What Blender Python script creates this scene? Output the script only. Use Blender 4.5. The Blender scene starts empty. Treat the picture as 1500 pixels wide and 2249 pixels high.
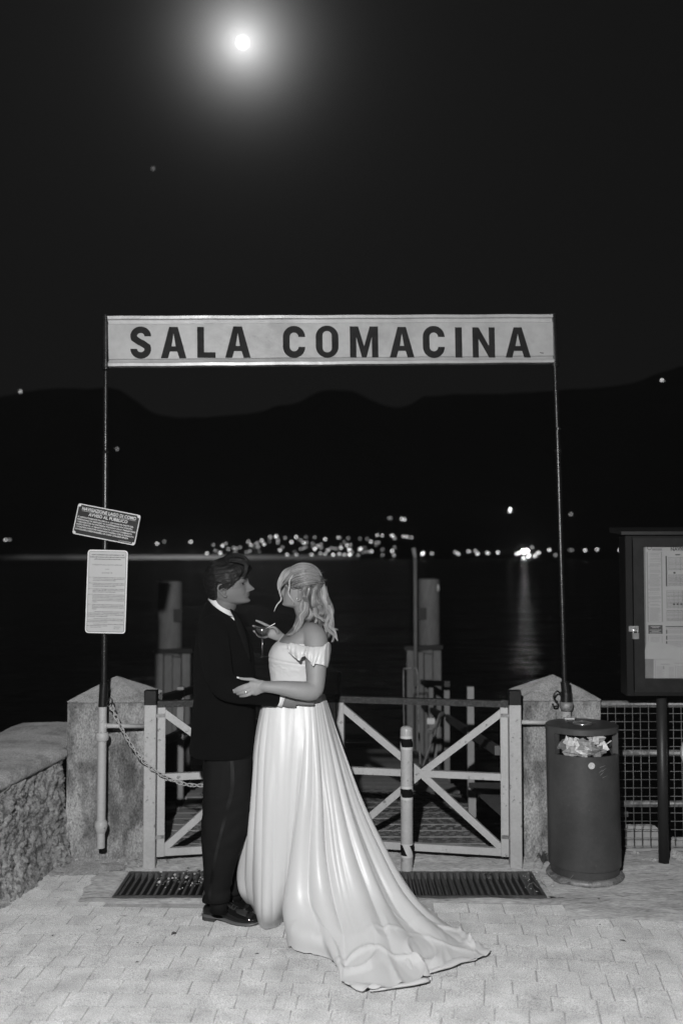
import bpy, bmesh, math, random
import numpy as np
from mathutils import Vector, Matrix, noise

sc = bpy.context.scene
COL = sc.collection
RND = random.Random(7)
# ------------------------------------------------------------------ camera
F = 35.0 * 2249 / 36.0            # focal length in photo pixels
HOR = 1225.0                      # row of the horizon
PITCH = math.atan((HOR - 1124.5) / F)
CAMZ = 1.72
cam = bpy.data.cameras.new("camera")
cam.sensor_fit = 'VERTICAL'; cam.sensor_height = 36.0; cam.lens = 35.0
cam.clip_start = 0.05; cam.clip_end = 30000
cam.dof.use_dof = True; cam.dof.focus_distance = 4.85; cam.dof.aperture_fstop = 1.65
camo = bpy.data.objects.new("camera", cam); COL.objects.link(camo)
camo.location = (0, 0, CAMZ); camo.rotation_euler = (math.pi / 2 + PITCH, 0, 0)
sc.camera = camo
# ------------------------------------------------------------------ sky, moonlight, flash, exposure
MOON_DIR = Vector(((533 - 750) / F, math.cos(PITCH) - (1124.5 - 93) / F * math.sin(PITCH),
                   (1124.5 - 93) / F * math.cos(PITCH) + math.sin(PITCH))).normalized()
moon_el = math.asin(MOON_DIR.z); moon_az = math.atan2(MOON_DIR.x, MOON_DIR.y)
w = bpy.data.worlds.new("World"); sc.world = w; w.use_nodes = True
nt = w.node_tree; nt.nodes.clear()
wo = nt.nodes.new('ShaderNodeOutputWorld'); bg = nt.nodes.new('ShaderNodeBackground')
sky = nt.nodes.new('ShaderNodeTexSky'); sky.sky_type = 'NISHITA'; sky.sun_disc = False
sky.sun_elevation = moon_el; sky.sun_rotation = moon_az
bw = nt.nodes.new('ShaderNodeRGBToBW'); nt.links.new(sky.outputs[0], bw.inputs[0])
def wmath(op, a, b=None, c=None):
    n = nt.nodes.new('ShaderNodeMath'); n.operation = op
    for i, v in enumerate((a, b, c)):
        if v is None: continue
        if isinstance(v, (int, float)): n.inputs[i].default_value = v
        else: nt.links.new(v, n.inputs[i])
    return n.outputs[0]
# the night sky: a dark even vault, thin moonlit mist in an aureole about the moon
skyl = wmath('MULTIPLY_ADD', bw.outputs[0], 0.00022, 0.0051)
tc = nt.nodes.new('ShaderNodeTexCoord')
vn = nt.nodes.new('ShaderNodeVectorMath'); vn.operation = 'DOT_PRODUCT'
nt.links.new(tc.outputs['Generated'], vn.inputs[0]); vn.inputs[1].default_value = MOON_DIR
ang = wmath('ARCCOSINE', wmath('MINIMUM', vn.outputs['Value'], 0.9999999))
g1 = wmath('MULTIPLY', wmath('EXPONENT', wmath('MULTIPLY', ang, -1 / 0.0190)), 2.0)
g2 = wmath('MULTIPLY', wmath('EXPONENT', wmath('MULTIPLY', ang, -1 / 0.058)), 0.050)
tot = wmath('ADD', wmath('ADD', g1, g2), skyl)
nt.links.new(tot, bg.inputs[0]); bg.inputs[1].default_value = 1.0
nt.links.new(bg.outputs[0], wo.inputs[0])

sl = bpy.data.lights.new("moonlight", 'SUN'); sl.energy = 0.012; sl.angle = math.radians(0.53)
slo = bpy.data.objects.new("moonlight", sl); COL.objects.link(slo)
slo.rotation_euler = (-MOON_DIR).to_track_quat('-Z', 'Y').to_euler()
# the photographer's flash gun, held a little above and left of the camera
fl = bpy.data.lights.new("camera_flash", 'POINT'); fl.energy = 1130; fl.shadow_soft_size = 0.035
flo = bpy.data.objects.new("camera_flash", fl); COL.objects.link(flo)
flo.location = (-0.31, -0.10, 2.42)

sc.view_settings.view_transform = 'Standard'; sc.view_settings.look = 'None'
sc.view_settings.exposure = 0.0; sc.view_settings.gamma = 1.0
sc.view_settings.use_curve_mapping = False
sc.cycles.max_bounces = 6; sc.cycles.diffuse_bounces = 2; sc.cycles.glossy_bounces = 3
sc.cycles.transmission_bounces = 6; sc.cycles.volume_bounces = 0
sc.cycles.sample_clamp_indirect = 3.0; sc.cycles.use_denoising = True
sc.cycles.caustics_reflective = False; sc.cycles.caustics_refractive = False

# ------------------------------------------------------------------ helpers
def at(px, py, Y):
    r = (px - 750) / F; u = (1124.5 - py) / F
    y = math.cos(PITCH) - u * math.sin(PITCH); z = u * math.cos(PITCH) + math.sin(PITCH)
    return Vector((r * Y / y, Y, CAMZ + z * Y / y))
def gnd(px, py, z=0.0):
    p = at(px, py, 1.0); d = p - Vector((0, 0, CAMZ))
    t = (z - CAMZ) / d.z
    return Vector((d.x * t, d.y * t, z))
def lerp(a, b, t): return a + (b - a) * t
def smooth(a, b, x):
    t = np.clip((x - a) / (b - a), 0, 1); return t * t * (3 - 2 * t)

def catmull(pts, n):
    """resample a list of same-length tuples/arrays to n points, evenly by length"""
    P = np.array([list(p) for p in pts], float)
    if len(P) == 2:
        t = np.linspace(0, 1, n)[:, None]; return P[0] * (1 - t) + P[1] * t
    Q = np.vstack([2 * P[0] - P[1], P, 2 * P[-1] - P[-2]])
    out = []
    m = 14
    for i in range(1, len(Q) - 2):
        for k in range(m):
            t = k / m
            a, b, c, d = Q[i - 1], Q[i], Q[i + 1], Q[i + 2]
            out.append(0.5 * ((2 * b) + (c - a) * t + (2 * a - 5 * b + 4 * c - d) * t * t + (3 * b - a - 3 * c + d) * t ** 3))
    out.append(P[-1]); out = np.array(out)
    L = np.concatenate([[0], np.cumsum(np.linalg.norm(np.diff(out[:, :3], axis=0), axis=1))])
    s = np.linspace(0, L[-1], n)
    return np.stack([np.interp(s, L, out[:, j]) for j in range(out.shape[1])], 1)

class MB:
    def __init__(s): s.v = []; s.f = []
    def add(s, vs, fs):
        o = len(s.v); s.v += [tuple(v) for v in vs]; s.f += [tuple(i + o for i in f) for f in fs]; return s
    def box(s, x0, x1, y0, y1, z0, z1):
        return s.add([(x0, y0, z0), (x1, y0, z0), (x1, y1, z0), (x0, y1, z0), (x0, y0, z1), (x1, y0, z1), (x1, y1, z1), (x0, y1, z1)],
                     [(0, 3, 2, 1), (4, 5, 6, 7), (0, 1, 5, 4), (1, 2, 6, 5), (2, 3, 7, 6), (3, 0, 4, 7)])
    def beam(s, p0, p1, wd, dp, out=(0, -1, 0), bev=0.0):
        """bar from p0 to p1, wd across, dp deep along `out`"""
        p0 = Vector(p0); p1 = Vector(p1); a = (p1 - p0).normalized(); o = Vector(out)
        o = (o - a * o.dot(a)).normalized(); c = a.cross(o)
        vs = []
        if bev > 0:
            hw, hd = wd / 2, dp / 2
            prof = [(-hw + bev, -hd), (hw - bev, -hd), (hw, -hd + bev), (hw, hd - bev), (hw - bev, hd), (-hw + bev, hd), (-hw, hd - bev), (-hw, -hd + bev)]
        else:
            prof = [(-wd / 2, -dp / 2), (wd / 2, -dp / 2), (wd / 2, dp / 2), (-wd / 2, dp / 2)]
        n = len(prof)
        for p in (p0, p1):
            for x, y in prof: vs.append(p + c * x + o * y)
        fs = [(i, (i + 1) % n, n + (i + 1) % n, n + i) for i in range(n)] + [tuple(range(n))[::-1], tuple(range(n, 2 * n))]
        return s.add(vs, fs)
    def tube(s, pts, rad, n=8, res=None, cap=True, sq=(1, 1), up=None):
        """pts list of 3D points, rad number or list; sq flattens the section along frame axes"""
        P = [list(p) for p in pts]
        R = [rad] * len(P) if isinstance(rad, (int, float)) else list(rad)
        A = np.array([p + [r] for p, r in zip(P, R)], float)
        if res: A = catmull(A, res)
        m = len(A); X = A[:, :3]; T = np.gradient(X, axis=0)
        T /= (np.linalg.norm(T, axis=1)[:, None] + 1e-12)
        if up is None:
            up = np.array([0, 0, 1.0]) if abs(T[0][2]) < 0.8 else np.array([1.0, 0, 0])
        u = np.array(up, float)
        vs = []
        for i in range(m):
            u = u - T[i] * u.dot(T[i]); u /= np.linalg.norm(u); w_ = np.cross(T[i], u)
            for k in range(n):
                a = 2 * math.pi * k / n
                vs.append(X[i] + A[i, 3] * (u * math.cos(a) * sq[0] + w_ * math.sin(a) * sq[1]))
        fs = [(i * n + k, i * n + (k + 1) % n, (i + 1) * n + (k + 1) % n, (i + 1) * n + k) for i in range(m - 1) for k in range(n)]
        if cap: fs += [tuple(range(n))[::-1], tuple(range((m - 1) * n, m * n))]
        return s.add(vs, fs)
    def loft(s, rings, cap=True, close=True):
        n = len(rings[0]); vs = [v for r in rings for v in r]; m = len(rings)
        kk = n if close else n - 1
        fs = [(i * n + k, i * n + (k + 1) % n, (i + 1) * n + (k + 1) % n, (i + 1) * n + k) for i in range(m - 1) for k in range(kk)]
        if cap: fs += [tuple(range(n))[::-1], tuple(range((m - 1) * n, m * n))]
        return s.add(vs, fs)
    def lathe(s, prof, c=(0, 0, 0), n=24, cap=True):
        rings = [[(c[0] + r * math.cos(2 * math.pi * k / n), c[1] + r * math.sin(2 * math.pi * k / n), c[2] + z) for k in range(n)] for r, z in prof]
        return s.loft(rings, cap)
    def ball(s, c, r, n=12, m=8, sc_=(1, 1, 1), rot=None):
        rings = []
        for i in range(1, m):
            t = math.pi * i / m; ring = []
            for k in range(n):
                a = 2 * math.pi * k / n
                p = Vector((r * sc_[0] * math.sin(t) * math.cos(a), r * sc_[1] * math.sin(t) * math.sin(a), r * sc_[2] * math.cos(t)))
                if rot: p = rot @ p
                ring.append(p + Vector(c))
            rings.append(ring)
        return s.loft(rings)
    def mesh(s, name, off=(0, 0, 0)):
        me = bpy.data.meshes.new(name)
        V = np.array(s.v, float).reshape(-1, 3) - np.array(off, float)
        me.from_pydata(V.tolist(), [], s.f); me.update(); return me
    def build(s, name, mat, parent=None, sm=True, auto=None, off=None):
        o_ = (0, 0, 0)
        if off is not None: o_ = off
        elif parent is not None: o_ = world_of(parent)
        me = s.mesh(name, o_)
        bm = bmesh.new(); bm.from_mesh(me); bmesh.ops.recalc_face_normals(bm, faces=bm.faces); bm.to_mesh(me); bm.free()
        return link(name, me, mat, parent, sm, auto)

def world_of(o):
    l = Vector((0, 0, 0))
    while o is not None: l = l + o.location; o = o.parent
    return l
def link(name, me, mat, parent=None, sm=True, auto=None):
    if mat is not None:
        me.materials.clear(); me.materials.append(mat)
    if sm: me.shade_smooth()
    if sm and auto: me.set_sharp_from_angle(angle=math.radians(auto))
    o = bpy.data.objects.new(name, me); COL.objects.link(o)
    if parent is not None: o.parent = parent
    return o
def thing(name, label, cat, loc, group=None):
    o = bpy.data.objects.new(name, None); COL.objects.link(o); o.location = loc
    o.empty_display_size = 0.1
    return tag(o, label, cat, group)
def tag(o, label=None, cat=None, group=None, kind=None):
    if label: o['label'] = label
    if cat: o['category'] = cat
    if group: o['group'] = group
    if kind: o['kind'] = kind
    return o
def share(src, name, parent, loc, rot=None, scl=None):
    o = src.copy(); COL.objects.link(o); o.name = name; o.parent = parent; o.location = loc
    if rot is not None: o.rotation_euler = rot
    if scl is not None: o.scale = scl
    return o

# ------------------------------------------------------------------ materials (black and white photograph: all colours are greys)
def mat(name, g, rough=0.6, metal=0.0, spec=0.5, var=None, var2=None, bump=None, bump2=None, coat=0.0, rvar=0.0, stretch=None, trans=0.0, ior=1.5, sheen=0.0, attr=None, dr=0.0, stain=None, world=False):
    m = bpy.data.materials.new(name); m.use_nodes = True; t = m.node_tree; b = t.nodes['Principled BSDF']
    b.inputs['Roughness'].default_value = rough; b.inputs['Metallic'].default_value = metal
    b.inputs['Specular IOR Level'].default_value = spec; b.inputs['Coat Weight'].default_value = coat
    b.inputs['Coat Roughness'].default_value = 0.1
    b.inputs['IOR'].default_value = ior; b.inputs['Transmission Weight'].default_value = trans
    b.inputs['Sheen Weight'].default_value = sheen; b.inputs['Diffuse Roughness'].default_value = dr if dr else (1.0 if rough > .82 else 0.0)
    b.inputs['Base Color'].default_value = (g, g, g, 1)
    def M(op, a, b_=None, c=None, cl=False):
        n = t.nodes.new('ShaderNodeMath'); n.operation = op; n.use_clamp = cl
        for i, v in enumerate((a, b_, c)):
            if v is None: continue
            if isinstance(v, (int, float)): n.inputs[i].default_value = v
            else: t.links.new(v, n.inputs[i])
        return n.outputs[0]
    tc_ = t.nodes.new('ShaderNodeTexCoord'); vec = tc_.outputs['Object']
    if world: vec = t.nodes.new('ShaderNodeNewGeometry').outputs['Position']
    if stretch:
        mp = t.nodes.new('ShaderNodeMapping'); mp.inputs['Scale'].default_value = stretch
        t.links.new(vec, mp.inputs[0]); vec = mp.outputs[0]
    def N(scale, detail=4, rgh=0.6):
        n = t.nodes.new('ShaderNodeTexNoise'); n.inputs['Scale'].default_value = scale
        n.inputs['Detail'].default_value = detail; n.inputs['Roughness'].default_value = rgh
        t.links.new(vec, n.inputs['Vector']); return n.outputs['Fac']
    val = None
    if attr:
        a = t.nodes.new('ShaderNodeAttribute'); a.attribute_name = attr; val = M('MULTIPLY', a.outputs['Fac'], g)
    for vv in (var, var2):
        if vv:
            s_, amt = vv[0], vv[1]
            nf = N(s_, vv[2] if len(vv) > 2 else 5)
            f = M('MAXIMUM', M('MULTIPLY_ADD', nf, 4.4 * amt, 1 - 2.2 * amt), .15)
            val = M('MULTIPLY', f, val if val is not None else g)
    if stain:
        for k_, (sc_, lo, hi, dk) in enumerate(stain):
            mp2 = t.nodes.new('ShaderNodeMapping'); mp2.inputs['Location'].default_value = (3.1 * k_, 7.7, 1.3); t.links.new(vec, mp2.inputs[0])
            n = t.nodes.new('ShaderNodeTexNoise'); n.inputs['Scale'].default_value = sc_; n.inputs['Detail'].default_value = 7; n.inputs['Roughness'].default_value = .62
            t.links.new(mp2.outputs[0], n.inputs['Vector'])
            r_ = t.nodes.new('ShaderNodeMapRange'); r_.interpolation_type = 'SMOOTHSTEP'; r_.inputs['From Min'].default_value = lo; r_.inputs['From Max'].default_value = hi
            r_.inputs['To Min'].default_value = 1.0; r_.inputs['To Max'].default_value = dk; t.links.new(n.outputs['Fac'], r_.inputs['Value'])
            val = M('MULTIPLY', r_.outputs[0], val if val is not None else g)
    if val is not None:
        val = M('MAXIMUM', val, 0.0)
        t.links.new(val, b.inputs['Base Color'])
    if rvar:
        t.links.new(M('MULTIPLY_ADD', N(9, 4), rvar, rough - rvar / 2, True), b.inputs['Roughness'])
    prev = None
    for bb in (bump, bump2):
        if bb:
            bn = t.nodes.new('ShaderNodeBump'); bn.inputs['Strength'].default_value = bb[1]
            bn.inputs['Distance'].default_value = bb[2]
            t.links.new(N(bb[0], 6, 0.65), bn.inputs['Height'])
            if prev is not None: t.links.new(prev, bn.inputs['Normal'])
            prev = bn.outputs[0]
    if prev is not None: t.links.new(prev, b.inputs['Normal'])
    m['_p'] = 1
    return m
def emit(name, s):
    m = bpy.data.materials.new(name); m.use_nodes = True; t = m.node_tree; t.nodes.clear()
    o = t.nodes.new('ShaderNodeOutputMaterial'); e = t.nodes.new('ShaderNodeEmission')
    e.inputs[0].default_value = (1, 1, 1, 1); e.inputs[1].default_value = s; t.links.new(e.outputs[0], o.inputs[0]); return m

M_paver = mat('paver_concrete', 0.50, 0.9, spec=0.2, var=(6, .10), var2=(260, .16, 2), bump=(220, .35, .002), bump2=(40, .3, .004))
M_joint = mat('joint_sand', 0.26, 0.95, spec=0.1, var=(20, .25), var2=(300, .3, 2), bump=(150, .5, .003))
M_apron = mat('rough_concrete', 0.36, 0.9, spec=0.2, var=(5, .18), var2=(60, .3), stain=((2.2, .5, .68, .72), (38, .52, .7, .6)), bump=(30, .9, .012), bump2=(140, .6, .005), stretch=(.45, 1.3, 1))
M_pier = mat('weathered_granite', 0.36, 0.9, spec=0.15, var=(7, .3, 6), var2=(150, .5, 3), stain=((4.2, .46, .60, .50), (11, .5, .62, .66), (60, .56, .66, .6)), bump=(45, .5, .008), bump2=(180, .5, .003), stretch=(1, 1, .5))
M_cap = mat('granite_cap', 0.30, 0.9, spec=0.15, var=(7, .2, 6), var2=(160, .5, 3), stain=((9, .5, .64, .7), (70, .54, .66, .6)), bump=(60, .4, .005), bump2=(180, .5, .003))
M_rock = mat('rough_wall_render', 0.40, 0.85, spec=0.25, var=(6, .25, 6), var2=(70, .4), stain=((24, .48, .60, .45), (7, .5, .66, .75)), bump=(38, 1.0, .03), bump2=(120, 1.0, .010))  # fine stain paints crevice shade, along with dirt, into the wall colour
M_coping = mat('coping_cement', 0.22, 0.85, spec=0.2, var=(4, .3, 6), var2=(90, .4), stain=((6, .5, .66, .7),), bump=(30, .6, .008), bump2=(150, .4, .003))
M_paint = mat('pale_gate_paint', 0.46, 0.45, spec=0.4, var=(5, .1), var2=(70, .08), stain=((26, .62, .66, .45), (3, .5, .7, .86)), bump=(120, .12, .001), bump2=(400, .1, .0005))
M_black = mat('black_gloss_paint', 0.012, 0.28, spec=0.5, var=(30, .3), bump=(160, .5, .0015), rvar=.2)
M_blackrough = mat('rough_black_paint', 0.020, 0.42, spec=0.6, var=(60, .6), stain=((90, .48, .6, 2.6),), bump=(170, 1.0, .006), bump2=(60, .5, .004))
M_sign = mat('sign_enamel', 0.36, 0.32, spec=0.5, var=(3, .16), var2=(25, .08), stain=((5, .52, .72, .86),), bump=(7, .35, .008), rvar=.25)
M_letter = mat('dark_lettering', 0.020, 0.7, spec=0.08, var=(12, .35), bump=(40, .2, .002))
M_bin = mat('bin_dark_paint', 0.062, 0.42, spec=0.45, var=(4, .3), var2=(60, .1), stain=((55, .64, .70, 1.6),), bump=(300, .08, .0005), rvar=.15)
M_galv = mat('galvanised_pipe', 0.26, 0.55, metal=.3, spec=.5, stain=((22, .5, .62, .55),), var=(14, .45), var2=(70, .3), bump=(50, .3, .003))
M_wire = mat('mesh_wire', 0.22, 0.5, metal=.2, var=(40, .3))
M_board = mat('board_dark_paint', 0.007, 0.5, spec=0.25, var=(10, .2), bump=(200, .12, .001), rvar=.15)
M_post = mat('board_post_paint', 0.025, 0.45, spec=0.4, var=(20, .15))
M_paper = mat('paper', 0.44, 0.7, spec=.2, var=(8, .05))
M_back = mat('board_backing', 0.24, 0.8, spec=.2, var=(10, .15))
M_ink = mat('printed_ink', 0.10, 0.7, spec=.2)
M_inklight = mat('printed_pale_ink', 0.30, 0.7, spec=.2)
M_steel = mat('bright_steel', 0.75, 0.28, metal=.9, var=(60, .15))
M_grate = mat('cast_iron_grate', 0.085, 0.5, metal=.3, spec=.6, var=(12, .35), var2=(90, .3), bump=(120, .5, .002))
M_pit = mat('drain_dirt', 0.06, 0.95, spec=.1, var=(20, .4), bump=(60, .8, .01))
M_soil = mat('gravelly_soil', 0.26, 0.95, spec=.1, var=(10, .3), var2=(120, .4), bump=(70, .9, .01))
M_wood = mat('deck_wood', 0.24, 0.8, spec=.25, var=(3, .3, 6), var2=(60, .3), bump=(40, .5, .004), stretch=(.3, 2.5, 1))
M_white = mat('plain_white_paint', 0.60, 0.5, spec=.4, var=(10, .08))
M_pile = mat('grey_pile', 0.34, 0.6, spec=.3, var=(2.5, .25, 6), var2=(30, .15), stretch=(1, 1, .3))
M_darkmetal = mat('dark_metal', 0.02, 0.5, spec=.4, var=(10, .3))
M_slope = mat('wooded_mountain', 0.045, 0.95, spec=0.0, var=(.01, .3))
M_skin = mat('skin', 0.235, 0.55, spec=.3, var=(18, .05), bump=(300, .08, .0006))
M_skin2 = mat('skin_man', 0.135, 0.55, spec=.3, var=(18, .07), bump=(300, .08, .0006))
M_lips = mat('lips', 0.16, 0.4)
M_nail = mat('nail', 0.60, 0.2)
M_suit = mat('black_wool', 0.0045, 0.85, spec=.06, var=(9, .15), bump=(30, .15, .006))
M_trouser = mat('charcoal_trousers', 0.0085, 0.8, spec=.1, var=(9, .1), bump=(20, .15, .006))
M_satinblk = mat('black_satin', 0.004, 0.7, spec=.06)
M_stripe = mat('satin_trouser_stripe', 0.013, 0.6, spec=.12, var=(9, .9, 2))
M_shirt = mat('white_shirt', 0.62, 0.7, spec=.2)
M_patent = mat('patent_leather', 0.008, 0.06, spec=.6, coat=1.0, bump=(14, .25, .006))
M_sole = mat('shoe_sole', 0.05, 0.5, var=(60, .3))
M_satin = mat('ivory_satin', 0.58, 0.40, spec=.5, var=(5, .015), bump=(9, .14, .012), bump2=(34, .10, .004), dr=.22)
M_hairb = mat('blonde_hair', 1.0, 0.34, spec=.6, attr='tone')
M_hairm = mat('dark_hair', 1.0, 0.55, spec=.3, attr='tone')
M_leaf = mat('dry_leaf', 0.10, 0.8, var=(40, .4))
M_straw = mat('dry_straw', 0.34, 0.8)
M_pebble = mat('pebble', 0.42, 0.85, var=(30, .35))
M_rope = mat('canvas_strap', 0.30, 0.8, var=(30, .2), bump=(200, .4, .002))
M_plaster = mat('stone_block', 0.36, 0.9, var=(8, .3), bump=(50, .6, .006))
def thin_glass(name, tint, rough, blend):
    m = bpy.data.materials.new(name); m.use_nodes = True; t = m.node_tree; t.nodes.clear()
    o = t.nodes.new('ShaderNodeOutputMaterial'); a = t.nodes.new('ShaderNodeBsdfTransparent'); g_ = t.nodes.new('ShaderNodeBsdfGlossy'); x = t.nodes.new('ShaderNodeMixShader')
    a.inputs[0].default_value = (tint, tint, tint, 1); g_.inputs['Roughness'].default_value = rough
    l = t.nodes.new('ShaderNodeLayerWeight'); l.inputs['Blend'].default_value = .5
    p_ = t.nodes.new('ShaderNodeMath'); p_.operation = 'POWER'; p_.inputs[1].default_value = 3.0; t.links.new(l.outputs['Facing'], p_.inputs[0])
    q_ = t.nodes.new('ShaderNodeMath'); q_.operation = 'MULTIPLY_ADD'; q_.inputs[1].default_value = .7; q_.inputs[2].default_value = .05 if blend < 1.5 else .16; t.links.new(p_.outputs[0], q_.inputs[0])
    t.links.new(q_.outputs[0], x.inputs[0]); t.links.new(a.outputs[0], x.inputs[1]); t.links.new(g_.outputs[0], x.inputs[2]); t.links.new(x.outputs[0], o.inputs[0]); return m
M_glass = thin_glass('clear_glass', .95, .12, 1.5)
M_drink = mat('cocktail', 0.13, 0.2)
M_black2 = mat('flat_black', 0.008, 0.8, spec=.1)
# ================================================================== SETTING
# ---- lake
def water_mat():
    m = bpy.data.materials.new('lake_water'); m.use_nodes = True; t = m.node_tree; b = t.nodes['Principled BSDF']
    b.inputs['Base Color'].default_value = (.006, .006, .006, 1); b.inputs['Roughness'].default_value = 0.22
    b.inputs['IOR'].default_value = 1.33
    g = t.nodes.new('ShaderNodeNewGeometry'); mp = t.nodes.new('ShaderNodeMapping'); mp.inputs['Scale'].default_value = (.55, 1, 1)
    t.links.new(g.outputs['Position'], mp.inputs[0])
    prev = None
    for s_, st, d in ((1.1, 1.0, .24), (4.5, .9, .05), (.12, .7, 1.4)):
        n = t.nodes.new('ShaderNodeTexNoise'); n.inputs['Scale'].default_value = s_; n.inputs['Detail'].default_value = 3
        t.links.new(mp.outputs[0], n.inputs['Vector'])
        bn = t.nodes.new('ShaderNodeBump'); bn.inputs['Strength'].default_value = st; bn.inputs['Distance'].default_value = d
        t.links.new(n.outputs['Fac'], bn.inputs['Height'])
        if prev: t.links.new(prev, bn.inputs['Normal'])
        prev = bn.outputs[0]
    t.links.new(prev, b.inputs['Normal']); return m
M_water = water_mat()
WZ = -0.95
tag(MB().add([(-4000, 5.0, WZ), (4000, 5.0, WZ), (4000, 4000, WZ), (-4000, 4000, WZ)], [(0, 1, 2, 3)]).build('lake_water', M_water, sm=False), kind='structure')

# ---- mountains across the lake
RX = [-1500, -700, -250, 0, 60, 130, 190, 240, 265, 290, 310, 330, 350, 380, 450, 500, 545, 575, 600, 640, 680, 700, 720, 770, 800, 830, 855, 880, 905, 930, 1000, 1100, 1180, 1280, 1340, 1400, 1450, 1500, 1600, 1900, 2400, 3200]
RY = [930, 800, 850, 868, 855, 847, 851, 846, 855, 870, 886, 900, 908, 915, 912, 909, 906, 898, 891, 884, 868, 856, 852, 854, 866, 880, 890, 893, 884, 868, 861, 862, 856, 850, 845, 836, 815, 800, 790, 840, 760, 900]
R0, R1 = 1850.0, 3300.0
def ridge_tan(az):   # az = X/Y
    px = 750 + az * F; y = np.interp(px, RX, RY)
    return (HOR - y) / F
def terr(az, Y):
    t = (Y - R0) / (R1 - R0)
    H = ridge_tan(az) * R1
    prof = np.interp(t, [-.05, 0, .03, .12, .35, .7, 1.0, 1.3, 1.7], [-.03, 0.004, .02, .06, .24, .62, 1.0, .8, .3])
    x = az * Y
    nz = noise.fractal(Vector((x / 260, Y / 260, 0)), 1.0, 2.0, 4) * 22 * min(1, max(0, t * 4)) * (0.25 if abs(t - 1) < .06 else 1)
    if abs(t - 1) < .06: nz = noise.fractal(Vector((x / 60, 3, 0)), 1.0, 2.0, 3) * 5
    return H * prof + nz + WZ
na, ny = 420, 46
azs = np.linspace(-1.1, 1.25, na); Ys = list(np.linspace(R0 - 60, R0 + 180, 10)) + list(np.linspace(R0 + 220, R1 * 1.0, 24)) + list(np.linspace(R1 * 1.03, 3900, ny - 34))
mv = [(a * Y, Y, terr(a, Y)) for Y in Ys for a in azs]
mf = [(i * na + k, i * na + k + 1, (i + 1) * na + k + 1, (i + 1) * na + k) for i in range(ny - 1) for k in range(na - 1)]
tag(MB().add(mv, mf).build('mountains', M_slope), kind='structure')

def on_slope(px, py):
    d = at(px, py, 1.0) - Vector((0, 0, CAMZ)); az = d.x
    Y = R0 - 30
    while Y < 3800:
        z = CAMZ + d.z * Y
        if z < terr(az, Y): break
        Y += 6
    Y -= 10
    return Vector((az * Y, Y, CAMZ + d.z * Y))

# ---- lamps of the town across the water
lamp_mats = {}
def lamp_mat(s):
    if s not in lamp_mats: lamp_mats[s] = emit('lamp_glow_%d' % len(lamp_mats), s)
    return lamp_mats[s]
lamps = []
for (x, y, s) in [(28,226,6),(46,226,2),(740,244,9),(775,235,2),(899,235,11),(1005,250,3),(1048,254,10),(1015,278,3),(975,290,10),(1038,288,10),(1075,270,4),(1100,265,4),(1112,268,4),(1170,235,5),
                  (1182,250,7),(1232,230,9),(1243,247,9),(1215,260,4),(1271,213,5),(1300,210,12),(1308,226,4),(1308,240,3),(1318,275,8),(1352,297,8),(1394,213,9),(1372,237,10),(1395,298,7),(1430,241,8),(1482,270,13),(1467,297,8),(1495,255,6),
                  (1415,228,3),(1440,262,2),(1330,262,2),(1130,262,3),(1160,285,2),(1205,245,3)]:
    lamps.append((x / 2.143, 1080 + y / 2.143, s))
for (x, y, s) in [(30,223,9),(92,215,5),(105,264,8),(132,252,10),(143,272,15),(68,297,12),(43,275,7),(30,292,5),(97,292,6),(146,296,14),(121,296,6),(198,267,10),(192,272,6),(186,298,4),(245,235,8),(248,281,8),(228,222,2),(275,205,8),(298,207,10),(343,208,10),(349,208,7),
                  (345,279,10),(354,299,4),(398,211,10),(415,213,10),(436,215,4),(270,240,3),(282,240,3),(390,128,9),(403,131,8),(338,124,2),(330,124,1.5),(490,288,18),(486,294,12),(532,291,6),(642,285,5),(656,292,9),(705,281,8),(737,278,5),(747,292,12),(795,289,9),(790,287,5),(842,286,12),
                  (900,82,22),(899,92,14),(1185,106,4),(1084,274,13),(1113,298,3),(1190,275,2),(1252,276,11),(1308,272,10),(1415,275,10),(1180,275,1.5),(300,272,2),(60,265,3),(12,265,3),(8,290,4),(210,285,2),(300,297,2),(150,250,3),(356,262,2),
                  (930,292,14),(942,288,22),(962,312,20),(985,305,26),(1016,302,14),(1035,287,10),(1026,289,7),(1003,262,5),(992,299,14)]:
    lamps.append((700 + x / 2.143, 1080 + y / 2.143, s))
_r = random.Random(77)
for _k in range(34):
    _x = _r.triangular(470, 900, 660); lamps.append((_x, _r.uniform(1178 if _x > 560 else 1192, 1214), _r.uniform(.8, 3.2)))
lamps += [(46, 860, 8), (1453, 835, 11), (258, 986, 2.6)]
lamp_src = MB().ball((0, 0, 0), 1.6, 8, 5).build('town_lamp', lamp_mat(8))
ORD = ['first', 'second', 'third', 'fourth', 'fifth', 'sixth', 'seventh', 'eighth', 'ninth', 'tenth', 'eleventh', 'twelfth']
def zone(x, y, s):
    if y < 1000: return 'high', {46: 'lone house lamp high on the left mountainside', 1453: 'lone house lamp high on the right mountainside'}.get(x, 'faint lamp on the slope beside the left sign pole')
    if x < 100: return 'a', 'brighter shore lamp near the left edge of the picture' if s > 3 else 'faint shore lamp beside the brighter one at the left edge'
    if x < 430: return 'b', {3: 'bright lamp nearest the white decree plate', 2: 'faint lamp between two bright ones right of the decree plate'}.get(0 if x > 400 else (2 if s < 3 else 3), 'bright lone lamp over the pale promenade, midway to the man')
    if y < 1130 and 1100 < x < 1140: return 'c', None
    if x > 1270 and y < 1150 or (1240 < x < 1260 and y < 1150): return 'd', 'dim lamp on the slope right of the right sign pole'
    if y < 1150 and x < 1000: return 'e', None
    if 1165 < y < 1187 and 818 < x < 912: return 'row', None
    if x < 912: return 'f', None
    if x < 1110: return 'g', None
    if x < 1195: return 'h', None
    return 'i', None
lamps = [l for l in lamps]; members = {}
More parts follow.
